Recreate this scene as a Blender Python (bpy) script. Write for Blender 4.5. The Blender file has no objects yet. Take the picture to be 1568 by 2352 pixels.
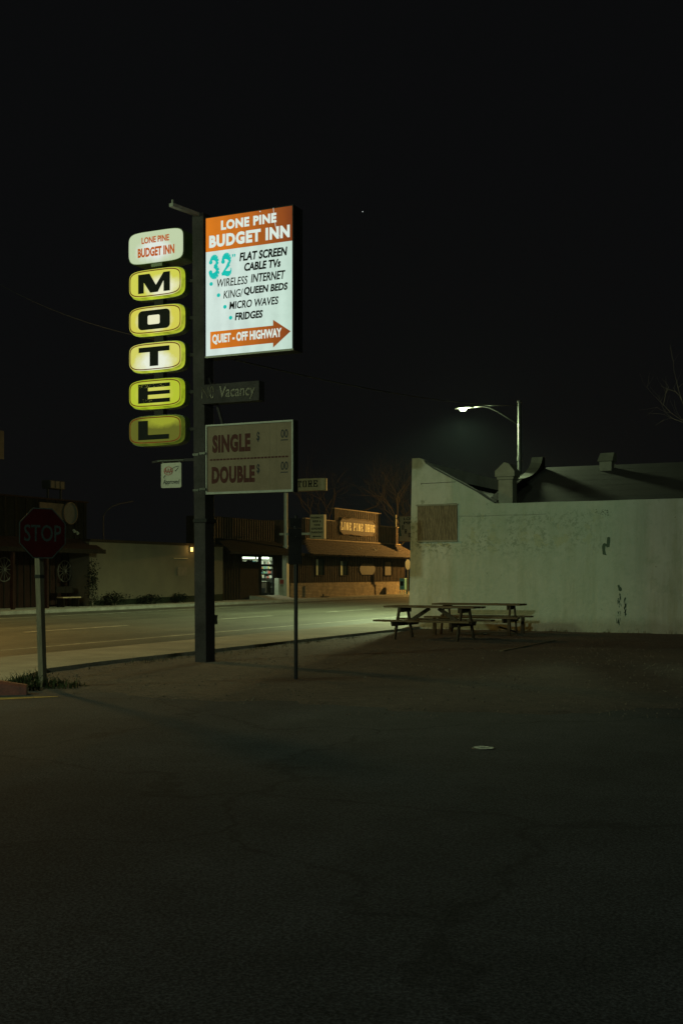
import bpy, bmesh, math, random
from mathutils import Vector, Matrix, noise as mnoise
R = math.radians
scene = bpy.context.scene
COL = scene.collection

# ------------------------------------------------------------------ camera, sky, exposure
# World frame: +y runs up the highway, -x crosses it.  The camera stands at (0, 0, 1.6).
ANG = math.atan2(1266, 2700); CA, SA = math.cos(ANG), math.sin(ANG)
F, CX, HOR, EYE = 2700.0, 784.0, 1320.0, 1.6
cam_d = bpy.data.cameras.new('camera'); cam = bpy.data.objects.new('camera', cam_d); COL.objects.link(cam)
cam.location = (0, 0, EYE); cam.rotation_euler = (R(90), 0, ANG)
cam_d.sensor_fit = 'VERTICAL'; cam_d.sensor_height = 36; cam_d.lens = F / 2352 * 36
cam_d.shift_y = (HOR - 1176) / 2352
cam_d.clip_start = 0.1; cam_d.clip_end = 3000
scene.camera = cam
world = bpy.data.worlds.new('World'); scene.world = world; world.use_nodes = True
bg = world.node_tree.nodes['Background']
bg.inputs[0].default_value = (0.0030, 0.0031, 0.0034, 1); bg.inputs[1].default_value = 1.0
vs = scene.view_settings
vs.view_transform = 'Standard'; vs.look = 'None'; vs.exposure = 0.0; vs.gamma = 1.0; vs.use_curve_mapping = False
scene.cycles.use_denoising = True
scene.cycles.sample_clamp_indirect = 4.0
LED, SODIUM = (0.78, 1.0, 0.52), (1.0, 0.58, 0.14)
P_LED_NEAR, P_LED_FAR, P_SOD_LEFT, P_SOD_FAR, P_FILL_BACK = 3600, 13500, 4400, 13000, 24500

# ------------------------------------------------------------------ measuring helpers
def wpt(k, Y): return (-SA * Y + CA * k * Y, CA * Y + SA * k * Y)
def G(u, v, z=0.0):
    Y = (EYE - z) * F / (v - HOR); x, y = wpt((u - CX) / F, Y); return (x, y, z)
def onY(u, v, T):
    k = (u - CX) / F; Y = T / (CA + SA * k); x, y = wpt(k, Y); return (x, y, EYE + (HOR - v) / F * Y)
def onX(u, v, X):
    k = (u - CX) / F; Y = -X / (SA - CA * k); x, y = wpt(k, Y); return (x, y, EYE + (HOR - v) / F * Y)

# ------------------------------------------------------------------ materials
def nodes_of(name):
    m = bpy.data.materials.new(name); m.use_nodes = True
    nt = m.node_tree; return m, nt, nt.nodes['Principled BSDF']
def nd(nt, typ, **kw):
    n = nt.nodes.new(typ)
    for k, v in kw.items():
        if k in n.inputs.keys(): n.inputs[k].default_value = v
        else: setattr(n, k, v)
    return n
def ramp(nt, src, stops):
    r = nt.nodes.new('ShaderNodeValToRGB'); e = r.color_ramp.elements
    while len(e) < len(stops): e.new(0.5)
    for el, (p, c) in zip(e, stops):
        el.position = p; el.color = (c[0], c[1], c[2], 1) if not isinstance(c, (int, float)) else (c, c, c, 1)
    nt.links.new(src, r.inputs[0]); return r
def mix(nt, fac, a, b, mode='MIX'):
    m = nt.nodes.new('ShaderNodeMix'); m.data_type = 'RGBA'; m.blend_type = mode
    for val, s in ((fac, 0), (a, 6), (b, 7)):
        if isinstance(val, (int, float)): m.inputs[s].default_value = val
        elif isinstance(val, tuple): m.inputs[s].default_value = (*val, 1)
        else: nt.links.new(val, m.inputs[s])
    return m.outputs[2]
def sc3(c, f): return tuple(min(1, x * f) for x in c)
def mat(name, col, rough=0.8, var=0.3, scale=3.0, bump=0.15, bscale=40.0, metal=0.0, stretch=(1, 1, 1), dirt=0.0):
    m, nt, bs = nodes_of(name)
    tc = nd(nt, 'ShaderNodeTexCoord'); mp = nd(nt, 'ShaderNodeMapping', Scale=stretch)
    nt.links.new(tc.outputs['Object'], mp.inputs[0])
    n1 = nd(nt, 'ShaderNodeTexNoise', Scale=scale, Detail=7.0, Roughness=0.62)
    n2 = nd(nt, 'ShaderNodeTexNoise', Scale=bscale, Detail=4.0)
    nt.links.new(mp.outputs[0], n1.inputs['Vector']); nt.links.new(mp.outputs[0], n2.inputs['Vector'])
    r = ramp(nt, n1.outputs[0], [(0.3, sc3(col, 1 - var)), (0.7, sc3(col, 1 + var))])
    c = r.outputs[0]
    r2 = ramp(nt, n2.outputs[0], [(0.35, sc3((1, 1, 1), 1 - var * 0.7)), (0.6, (1, 1, 1))])
    c = mix(nt, 1.0, c, r2.outputs[0], 'MULTIPLY')
    if dirt:
        n3 = nd(nt, 'ShaderNodeTexNoise', Scale=scale * 0.37, Detail=9.0, Roughness=0.7)
        nt.links.new(mp.outputs[0], n3.inputs['Vector'])
        rd = ramp(nt, n3.outputs[0], [(0.45, 0.0), (0.62, dirt)])
        c = mix(nt, rd.outputs[0], c, sc3(col, 0.35))
    nt.links.new(c, bs.inputs['Base Color'])
    bs.inputs['Roughness'].default_value = rough; bs.inputs['Metallic'].default_value = metal
    if bump:
        b = nd(nt, 'ShaderNodeBump', Strength=bump, Distance=0.02)
        nt.links.new(n2.outputs[0], b.inputs['Height']); nt.links.new(b.outputs[0], bs.inputs['Normal'])
    return m
def emis(name, col, strength=1.0, var=0.06, scale=6.0):
    m, nt, bs = nodes_of(name)
    tc = nd(nt, 'ShaderNodeTexCoord'); n = nd(nt, 'ShaderNodeTexNoise', Scale=scale, Detail=6.0)
    nt.links.new(tc.outputs['Object'], n.inputs['Vector'])
    r = ramp(nt, n.outputs[0], [(0.3, sc3(col, 1 - var)), (0.7, sc3(col, 1 + var))])
    bs.inputs['Base Color'].default_value = (0.02, 0.02, 0.02, 1); bs.inputs['Roughness'].default_value = 0.5
    nt.links.new(r.outputs[0], bs.inputs['Emission Color']); bs.inputs['Emission Strength'].default_value = strength; bs.inputs['Specular IOR Level'].default_value = 0.0
    return m
def backlit(name, c0, c1, axis, lo, hi, base=(0.03, 0.03, 0.03), dirt=0.10):
    """translucent sign sheet lit by tubes inside its box: c0 -> c1 along one axis of the box"""
    m, nt, bs = nodes_of(name)
    tc = nd(nt, 'ShaderNodeTexCoord'); sp = nd(nt, 'ShaderNodeSeparateXYZ'); nt.links.new(tc.outputs['Object'], sp.inputs[0])
    mr = nd(nt, 'ShaderNodeMapRange'); nt.links.new(sp.outputs[axis], mr.inputs[0])
    mr.inputs[1].default_value = lo; mr.inputs[2].default_value = hi
    n = nd(nt, 'ShaderNodeTexNoise', Scale=3.0, Detail=8.0, Roughness=0.65); nt.links.new(tc.outputs['Object'], n.inputs['Vector'])
    c = mix(nt, mr.outputs[0], c0, c1)
    ml = nd(nt, 'ShaderNodeMath', operation='MULTIPLY'); nt.links.new(sp.outputs[0], ml.inputs[0]); ml.inputs[1].default_value = 21.0
    sn = nd(nt, 'ShaderNodeMath', operation='SINE'); nt.links.new(ml.outputs[0], sn.inputs[0])
    bd = nd(nt, 'ShaderNodeMapRange'); nt.links.new(sn.outputs[0], bd.inputs[0]); bd.inputs[1].default_value = -1; bd.inputs[2].default_value = 1; bd.inputs[3].default_value = 0.93; bd.inputs[4].default_value = 1.0
    cbd = nd(nt, 'ShaderNodeCombineColor'); [nt.links.new(bd.outputs[0], cbd.inputs[q]) for q in range(3)]
    c = mix(nt, 1.0, c, cbd.outputs[0], 'MULTIPLY')
    rr = ramp(nt, n.outputs[0], [(0.3, 1 - dirt), (0.65, 1.0)])
    c = mix(nt, 1.0, c, rr.outputs[0], 'MULTIPLY')
    bs.inputs['Base Color'].default_value = (*base, 1); bs.inputs['Roughness'].default_value = 0.35
    nt.links.new(c, bs.inputs['Emission Color']); bs.inputs['Emission Strength'].default_value = 1.0; bs.inputs['Specular IOR Level'].default_value = 0.0
    return m
def boxlit(name, c_in, c_edge, hx, hz, base, off=(0.0, 0.0)):
    """plastic letter box: brightest over the tubes in its middle, plastic colour at the rim"""
    m, nt, bs = nodes_of(name)
    tc = nd(nt, 'ShaderNodeTexCoord')
    mp = nd(nt, 'ShaderNodeMapping', Scale=(1 / hx, 0.0, 1 / hz), Location=(off[0], 0, off[1])); nt.links.new(tc.outputs['Object'], mp.inputs[0])
    ln = nd(nt, 'ShaderNodeVectorMath', operation='LENGTH'); nt.links.new(mp.outputs[0], ln.inputs[0])
    n = nd(nt, 'ShaderNodeTexNoise', Scale=4.0, Detail=7.0, Roughness=0.6); nt.links.new(tc.outputs['Object'], n.inputs['Vector'])
    ad = nd(nt, 'ShaderNodeMath', operation='MULTIPLY_ADD'); nt.links.new(n.outputs[0], ad.inputs[0]); ad.inputs[1].default_value = 0.55
    nt.links.new(ln.outputs['Value'], ad.inputs[2])
    r = ramp(nt, ad.outputs[0], [(0.62, c_in), (1.25, c_edge)])
    r.color_ramp.elements[1].position = 1.0
    bs.inputs['Base Color'].default_value = (*base, 1); bs.inputs['Roughness'].default_value = 0.3
    nt.links.new(r.outputs[0], bs.inputs['Emission Color']); bs.inputs['Emission Strength'].default_value = 1.0; bs.inputs['Specular IOR Level'].default_value = 0.0
    return m
def asphalt(name, base, spec, crack_scale, tint=(1, 1, 1), crack=0.5):
    m, nt, bs = nodes_of(name)
    tc = nd(nt, 'ShaderNodeTexCoord'); V = tc.outputs['Object']
    def N(s, d=5.0, ro=0.6):
        n = nd(nt, 'ShaderNodeTexNoise', Scale=s, Detail=d, Roughness=ro); nt.links.new(V, n.inputs['Vector']); return n.outputs[0]
    big, mid, fine = N(0.22), N(1.7), N(60.0, 3.0, 0.75)
    c = ramp(nt, big, [(0.32, sc3(base, 0.78)), (0.68, sc3(base, 1.22))]).outputs[0]
    c = mix(nt, 1.0, c, ramp(nt, mid, [(0.3, 0.72), (0.7, 1.0)]).outputs[0], 'MULTIPLY')
    c = mix(nt, 1.0, c, ramp(nt, fine, [(0.36, 0.35), (0.5, 0.85), (0.66, spec)]).outputs[0], 'MULTIPLY')
    mp = nd(nt, 'ShaderNodeMapping', Scale=(1.0, 0.03, 1.0)); nt.links.new(V, mp.inputs[0]); nt_ = nd(nt, 'ShaderNodeTexNoise', Scale=0.75, Detail=4.0); nt.links.new(mp.outputs[0], nt_.inputs['Vector'])
    c = mix(nt, 1.0, c, ramp(nt, nt_.outputs[0], [(0.35, 0.62 if base[0] > .08 else 0.85), (0.6, 1.0)]).outputs[0], 'MULTIPLY')
    st_ = ramp(nt, N(0.9, 3.0), [(0.60, 0.0), (0.74, 0.3)]); c = mix(nt, st_.outputs[0], c, sc3(base, 0.35))
    vo = nd(nt, 'ShaderNodeTexVoronoi', feature='DISTANCE_TO_EDGE', Scale=crack_scale)
    ds = nd(nt, 'ShaderNodeVectorMath', operation='ADD'); nt.links.new(V, ds.inputs[0])
    nn = nd(nt, 'ShaderNodeTexNoise', Scale=0.9, Detail=6.0); nt.links.new(V, nn.inputs['Vector'])
    s3 = nd(nt, 'ShaderNodeVectorMath', operation='SCALE'); nt.links.new(nn.outputs[1], s3.inputs[0]); s3.inputs['Scale'].default_value = 1.6
    nt.links.new(s3.outputs[0], ds.inputs[1]); nt.links.new(ds.outputs[0], vo.inputs['Vector'])
    cr = ramp(nt, vo.outputs[0], [(0.0, crack), (0.010, 0.0)])
    c = mix(nt, cr.outputs[0], c, sc3(base, 0.15))
    nt.links.new(c, bs.inputs['Base Color'])
    bs.inputs['Roughness'].default_value = 0.62 if base[0] > .08 else 0.85; bs.inputs['Specular IOR Level'].default_value = 0.5 if base[0] > .08 else 0.1
    b = nd(nt, 'ShaderNodeBump', Strength=0.6, Distance=0.008); nt.links.new(fine, b.inputs['Height']); nt.links.new(b.outputs[0], bs.inputs['Normal'])
    return m
def dirt_mat():
    m, nt, bs = nodes_of('dry_dirt')
    tc = nd(nt, 'ShaderNodeTexCoord'); V = tc.outputs['Object']
    def N(s, d=6.0, ro=0.65):
        n = nd(nt, 'ShaderNodeTexNoise', Scale=s, Detail=d, Roughness=ro); nt.links.new(V, n.inputs['Vector']); return n.outputs[0]
    c = ramp(nt, N(0.35), [(0.3, (0.050, 0.037, 0.033)), (0.7, (0.105, 0.085, 0.070))]).outputs[0]
    c = mix(nt, 1.0, c, ramp(nt, N(5.0), [(0.3, 0.45), (0.7, 1.0)]).outputs[0], 'MULTIPLY')
    f = N(26.0, 4.0, 0.8)
    c = mix(nt, 1.0, c, ramp(nt, f, [(0.36, 0.4), (0.52, 0.9), (0.66, 1.7)]).outputs[0], 'MULTIPLY')
    nt.links.new(c, bs.inputs['Base Color']); bs.inputs['Roughness'].default_value = 0.95
    b = nd(nt, 'ShaderNodeBump', Strength=0.9, Distance=0.03); nt.links.new(f, b.inputs['Height']); nt.links.new(b.outputs[0], bs.inputs['Normal'])
    return m
def stucco_mat():
    m, nt, bs = nodes_of('white_painted_plaster')
    tc = nd(nt, 'ShaderNodeTexCoord'); V = tc.outputs['Object']
    def N(s, d=6.0, ro=0.65, st=(1, 1, 1)):
        mp = nd(nt, 'ShaderNodeMapping', Scale=st); nt.links.new(V, mp.inputs[0])
        n = nd(nt, 'ShaderNodeTexNoise', Scale=s, Detail=d, Roughness=ro); nt.links.new(mp.outputs[0], n.inputs['Vector']); return n.outputs[0]
    c = ramp(nt, N(0.5), [(0.3, (0.36, 0.40, 0.34)), (0.7, (0.47, 0.51, 0.44))]).outputs[0]
    # yellowed old coat showing in a band, and small flaked-off specks
    sp = nd(nt, 'ShaderNodeSeparateXYZ'); nt.links.new(V, sp.inputs[0])
    band = ramp(nt, sp.outputs[2], [(0.0, 0.25), (0.5, 0.25)])
    mr = nd(nt, 'ShaderNodeMapRange', interpolation_type='SMOOTHSTEP'); nt.links.new(sp.outputs[2], mr.inputs[0]); mr.inputs[1].default_value = 1.9; mr.inputs[2].default_value = 2.5
    mr2 = nd(nt, 'ShaderNodeMapRange', interpolation_type='SMOOTHSTEP'); nt.links.new(sp.outputs[2], mr2.inputs[0]); mr2.inputs[1].default_value = 3.5; mr2.inputs[2].default_value = 3.25
    mm = nd(nt, 'ShaderNodeMath', operation='MULTIPLY'); nt.links.new(mr.outputs[0], mm.inputs[0]); nt.links.new(mr2.outputs[0], mm.inputs[1])
    mr3 = nd(nt, 'ShaderNodeMapRange', interpolation_type='SMOOTHSTEP'); nt.links.new(sp.outputs[0], mr3.inputs[0]); mr3.inputs[1].default_value = 6.6; mr3.inputs[2].default_value = 5.0
    m3 = nd(nt, 'ShaderNodeMath', operation='MULTIPLY'); nt.links.new(mm.outputs[0], m3.inputs[0]); nt.links.new(mr3.outputs[0], m3.inputs[1])
    cl = ramp(nt, N(1.15, 3.0), [(0.43, 0.0), (0.52, 1.0)]).outputs[0]
    def gated(fac, gate):
        g = nd(nt, 'ShaderNodeMath', operation='MULTIPLY'); nt.links.new(fac, g.inputs[0]); nt.links.new(gate, g.inputs[1]); return g.outputs[0]
    c = mix(nt, gated(ramp(nt, N(2.1), [(0.56, 0.0), (0.575, 0.7)]).outputs[0], m3.outputs[0]), c, (0.36, 0.35, 0.17))
    c = mix(nt, gated(gated(ramp(nt, N(7.5, 9.0, 0.8), [(0.515, 0.0), (0.535, 0.9)]).outputs[0], m3.outputs[0]), cl), c, (0.13, 0.16, 0.11))
    c = mix(nt, ramp(nt, N(3.4, 9.0, 0.75), [(0.62, 0.0), (0.645, 0.8)]).outputs[0], c, (0.15, 0.17, 0.12))
    c = mix(nt, ramp(nt, N(1.1, 7.0, 0.7, (2.2, 1, 0.35)), [(0.46, 0.0), (0.66, 0.6)]).outputs[0], c, (0.27, 0.29, 0.19))
    c = mix(nt, ramp(nt, N(1.9, 8.0, 0.72), [(0.5, 0.0), (0.66, 0.55)]).outputs[0], c, (0.25, 0.31, 0.22))
    px_ = nd(nt, 'ShaderNodeMapRange', interpolation_type='SMOOTHSTEP'); nt.links.new(sp.outputs[0], px_.inputs[0]); px_.inputs[1].default_value = 1.25; px_.inputs[2].default_value = 1.45
    px2 = nd(nt, 'ShaderNodeMapRange', interpolation_type='SMOOTHSTEP'); nt.links.new(sp.outputs[0], px2.inputs[0]); px2.inputs[1].default_value = 7.1; px2.inputs[2].default_value = 6.8
    c = mix(nt, gated(gated(px_.outputs[0], px2.outputs[0]), ramp(nt, N(0.8), [(0.3, 0.25), (0.6, 0.55)]).outputs[0]), c, (0.27, 0.38, 0.31))  # greener tint paints the lamp-lit middle span into the wall colour
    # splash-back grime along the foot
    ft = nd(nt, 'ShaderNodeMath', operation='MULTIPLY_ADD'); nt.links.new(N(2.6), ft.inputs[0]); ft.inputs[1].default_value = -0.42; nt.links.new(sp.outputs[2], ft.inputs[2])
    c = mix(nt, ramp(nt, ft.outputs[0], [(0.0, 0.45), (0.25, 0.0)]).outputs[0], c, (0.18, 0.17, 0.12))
    nt.links.new(c, bs.inputs['Base Color']); bs.inputs['Roughness'].default_value = 0.85
    h = N(7.0, 8.0, 0.7)
    b = nd(nt, 'ShaderNodeBump', Strength=0.8, Distance=0.06); nt.links.new(h, b.inputs['Height']); nt.links.new(b.outputs[0], bs.inputs['Normal'])
    return m
def brick_mat():
    m, nt, bs = nodes_of('tan_brick')
    tc = nd(nt, 'ShaderNodeTexCoord'); sp = nd(nt, 'ShaderNodeSeparateXYZ'); cb = nd(nt, 'ShaderNodeCombineXYZ')
    nt.links.new(tc.outputs['Object'], sp.inputs[0]); nt.links.new(sp.outputs[1], cb.inputs[0]); nt.links.new(sp.outputs[2], cb.inputs[1])
    br = nd(nt, 'ShaderNodeTexBrick', Scale=1.0); nt.links.new(cb.outputs[0], br.inputs[0])
    br.inputs['Color1'].default_value = (0.23, 0.155, 0.085, 1); br.inputs['Color2'].default_value = (0.31, 0.225, 0.13, 1)
    br.inputs['Mortar'].default_value = (0.10, 0.075, 0.05, 1); br.inputs['Mortar Size'].default_value = 0.016
    br.inputs['Brick Width'].default_value = 0.3; br.inputs['Row Height'].default_value = 0.1
    n = nd(nt, 'ShaderNodeTexNoise', Scale=2.5, Detail=7.0); nt.links.new(tc.outputs['Object'], n.inputs['Vector'])
    c = mix(nt, 1.0, br.outputs[0], ramp(nt, n.outputs[0], [(0.3, 0.5), (0.65, 1.0)]).outputs[0], 'MULTIPLY')
    nt.links.new(c, bs.inputs['Base Color']); bs.inputs['Roughness'].default_value = 0.9
    return m
MT = {}
def mats():
    d = dict(
        asphalt=asphalt('lot_asphalt', (0.062, 0.066, 0.076), 1.7, 0.20, crack=0.45),
        road=asphalt('highway_asphalt', (0.098, 0.098, 0.072), 1.5, 0.12, crack=0.55),
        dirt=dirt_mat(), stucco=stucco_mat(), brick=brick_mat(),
        earth=mat('bare_earth', (0.07, 0.06, 0.045), 0.95, 0.4, 0.3),
        concrete=mat('pavement_concrete', (0.22, 0.205, 0.16), 0.9, 0.3, 0.8, 0.3, 30, dirt=0.35),
        kerb_dark=mat('kerb_concrete', (0.16, 0.155, 0.13), 0.9, 0.3, 2),
        red_kerb=mat('red_kerb_paint', (0.13, 0.034, 0.02), 0.7, 0.35, 5, 0.3, dirt=0.6),
        white_line=mat('worn_white_paint', (0.46, 0.46, 0.38), 0.8, 0.4, 3, 0.1, dirt=0.7),
        yellow_line=mat('worn_yellow_paint', (0.24, 0.17, 0.03), 0.8, 0.35, 4, 0.1, dirt=0.5),
        tar=mat('tar_seam', (0.02, 0.018, 0.014), 0.6, 0.3, 2),
        steel_dark=mat('dark_painted_steel', (0.034, 0.031, 0.031), 0.6, 0.35, 2.2, 0.15, dirt=0.4),
        steel_black=mat('black_steel', (0.02, 0.02, 0.02), 0.6, 0.3, 3),
        galv=mat('galvanised_steel', (0.036, 0.038, 0.036), 0.4, 0.25, 6, 0.05, metal=0.8),
        chan=mat('sign_back_metal', (0.05, 0.053, 0.053), 0.5, 0.2, 6, 0.05, metal=0.5),
        alum=mat('pale_metal', (0.16, 0.17, 0.145), 0.5, 0.2, 5, 0.05),
        can_metal=mat('green_cabinet_metal', (0.06, 0.09, 0.03), 0.5, 0.35, 4, 0.1),
        board=mat('cream_rate_board', (0.128, 0.100, 0.070), 0.55, 0.12, 3, 0.05, dirt=0.12),
        red_ink=mat('faded_red_lettering', (0.045, 0.016, 0.014), 0.6, 0.2, 8, 0),
        ink=mat('black_lettering', (0.006, 0.007, 0.0065), 0.55, 0.2, 5, 0),
        ink_grey=mat('worn_grey_lettering', (0.03, 0.035, 0.033), 0.6, 0.3, 9, 0),
        teal_ink=mat('teal_lettering', (0.02, 0.3, 0.28), 0.6, 0.1, 4, 0),
        ring=mat('red_brown_border', (0.24, 0.045, 0.01), 0.5, 0.3, 6, 0),
        post_wood=mat('weathered_post_wood', (0.085, 0.075, 0.048), 0.85, 0.35, 3, 0.3, 20, stretch=(6, 6, 0.6)),
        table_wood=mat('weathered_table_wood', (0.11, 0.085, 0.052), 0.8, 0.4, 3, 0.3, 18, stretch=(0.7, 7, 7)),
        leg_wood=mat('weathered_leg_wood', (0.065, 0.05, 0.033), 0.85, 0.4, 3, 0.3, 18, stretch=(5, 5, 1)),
        ply=mat('weathered_plywood', (0.15, 0.125, 0.075), 0.85, 0.6, 6, 0.3, 25, stretch=(5, 1, 0.5)),
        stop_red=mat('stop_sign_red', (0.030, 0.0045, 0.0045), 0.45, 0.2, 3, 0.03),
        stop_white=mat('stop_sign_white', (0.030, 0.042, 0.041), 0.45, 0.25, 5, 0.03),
        sign_white=mat('sign_white', (0.22, 0.22, 0.18), 0.5, 0.12, 5, 0.03, dirt=0.15),
        logo_red=mat('logo_red', (0.22, 0.06, 0.05), 0.5, 0.1, 5, 0),
        logo_blue=mat('logo_blue', (0.018, 0.020, 0.024), 0.5, 0.1, 5, 0),
        siding=mat('brown_board_siding', (0.060, 0.032, 0.015), 0.85, 0.5, 2.5, 0.2, 20, stretch=(1, 4, 0.5)),
        batten=mat('brown_batten', (0.16, 0.092, 0.042), 0.85, 0.4, 2.5, 0.2, 20, stretch=(1, 4, 0.5)),
        dark_wood=mat('dark_wood', (0.018, 0.012, 0.008), 0.9, 0.5, 2.5, 0.2, 20, stretch=(1, 4, 0.5)),
        trim_wood=mat('pale_wood_trim', (0.24, 0.165, 0.09), 0.85, 0.35, 4, 0.2),
        shingle=mat('wood_shingle', (0.085, 0.050, 0.028), 0.9, 0.6, 4.0, 0.4, 12, stretch=(1, 3, 1)),
        dark_roof=mat('dark_shingle_roof', (0.014, 0.013, 0.011), 0.9, 0.5, 3, 0.3),
        cream=mat('cream_plaster', (0.055, 0.044, 0.026), 0.9, 0.2, 0.7, 0.2, dirt=0.2),
        grey_roof=mat('grey_rolled_roof', (0.036, 0.036, 0.032), 0.9, 0.25, 0.9, 0.3, 20, dirt=0.3),
        dark_cap=mat('dark_coping', (0.05, 0.06, 0.055), 0.9, 0.3, 3),
        vent_grey=mat('pale_sheet_metal', (0.20, 0.21, 0.155), 0.7, 0.2, 4, 0.1, dirt=0.2),
        saloon=mat('saloon_boards', (0.011, 0.008, 0.006), 0.9, 0.5, 2.5, 0.2, 20, stretch=(1, 4, 0.5)),
        saloon_red=mat('red_brown_boards', (0.018, 0.008, 0.006), 0.9, 0.5, 2.5, 0.2, 20, stretch=(1, 4, 0.5)),
        tan=mat('tan_sign_board', (0.16, 0.085, 0.035), 0.8, 0.3, 3, 0.1, dirt=0.2),
        sign_brown=mat('carved_brown_wood', (0.085, 0.042, 0.018), 0.8, 0.45, 3, 0.2, 20, stretch=(1, 1, 5)),
        yellow_paint=mat('yellow_sign_paint', (0.75, 0.58, 0.20), 0.6, 0.15, 6, 0),
        pharm=mat('pale_sign_face', (0.32, 0.27, 0.16), 0.6, 0.12, 5, 0.03, dirt=0.15),
        green_paint=mat('dark_green_paint', (0.03, 0.07, 0.04), 0.7, 0.2, 5, 0),
        glass=mat('dark_window_glass', (0.02, 0.03, 0.025), 0.08, 0.3, 2, 0),
        curtain=mat('pale_curtain', (0.40, 0.47, 0.36), 0.9, 0.3, 4, 0.1, stretch=(1, 8, 1)),
        poster=mat('faded_poster', (0.06, 0.045, 0.03), 0.8, 0.35, 6, 0),
        teal_box=mat('teal_metal', (0.10, 0.32, 0.33), 0.5, 0.2, 5, 0.05),
        white_metal=mat('white_enamel', (0.36, 0.37, 0.30), 0.5, 0.15, 3, 0.03, dirt=0.1),
        red_label=mat('red_label', (0.30, 0.03, 0.025), 0.5, 0.2, 5, 0),
        bark=mat('grey_brown_bark', (0.09, 0.075, 0.05), 0.9, 0.35, 5, 0.3),
        grey_bark=mat('pale_branch_bark', (0.22, 0.18, 0.12), 0.9, 0.35, 5, 0),
        twig=mat('brown_twigs', (0.024, 0.016, 0.011), 0.9, 0.4, 5, 0),
        leaf=mat('dry_green_leaf', (0.028, 0.037, 0.015), 0.8, 0.5, 9, 0),
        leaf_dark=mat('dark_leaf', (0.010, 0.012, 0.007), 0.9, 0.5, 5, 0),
        stone=mat('pebble', (0.095, 0.08, 0.06), 0.9, 0.5, 9, 0.2),
        cable=mat('cable_sheath', (0.012, 0.012, 0.01), 0.6, 0.2, 5, 0),
        paper=mat('crumpled_paper', (0.6, 0.6, 0.52), 0.8, 0.2, 20, 0.2),
        lens=emis('lamp_lens_led', (0.78, 1.0, 0.66), 9.0),
        lens_sod=emis('lamp_lens_sodium', (1.0, 0.6, 0.18), 6.0),
        tube=emis('fluorescent_tube', (0.78, 1.0, 0.72), 5),
        box_grey=mat('grey_box_paint', (0.15, 0.155, 0.14), 0.6, 0.3, 6, 0.1, dirt=0.3),
        neon_clear=mat('clear_neon_tube', (0.22, 0.20, 0.12), 0.3, 0.4, 12, 0),
        old_wheel=mat('weathered_grey_wheel', (0.05, 0.042, 0.032), 0.9, 0.3, 5, 0.1), dim_metal=mat('dull_dark_metal', (0.022, 0.023, 0.021), 0.7, 0.3, 5, 0), dim_board=mat('dull_brown_board', (0.07, 0.036, 0.017), 0.85, 0.35, 3, 0.1),
        neon=mat('unlit_neon_glass', (0.05, 0.042, 0.025), 0.25, 0.3, 9, 0),
        orange=backlit('backlit_orange', (0.72, 0.19, 0.006), (0.22, 0.042, 0.006), 0, 0.15, 1.75),
        panel=backlit('backlit_white', (0.67, 0.81, 0.74), (0.57, 0.76, 0.64), 0, 0.4, 1.8, (0.03, 0.03, 0.03), 0.12),
        panel_txt=emis('backlit_white_lettering', (0.68, 0.79, 0.71), 1.0, 0.04),
        teal=emis('backlit_teal', (0.005, 0.50, 0.42), 1.0),
        orange_txt=emis('backlit_orange_lettering', (0.46, 0.085, 0.003), 1.0),
        star=emis('star_light', (0.6, 0.65, 0.62), 1.0),
    )
    MT.update(d)
    for k in ('ink', 'ink_grey', 'ring', 'red_ink', 'teal_ink', 'logo_red', 'logo_blue', 'dark_wood', 'dark_roof', 'leaf_dark', 'saloon', 'saloon_red', 'steel_dark', 'steel_black', 'neon', 'chan', 'stop_red', 'stop_white', 'board', 'leaf', 'table_wood', 'leg_wood'): d[k].node_tree.nodes['Principled BSDF'].inputs['Specular IOR Level'].default_value = 0.05
mats()

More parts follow.
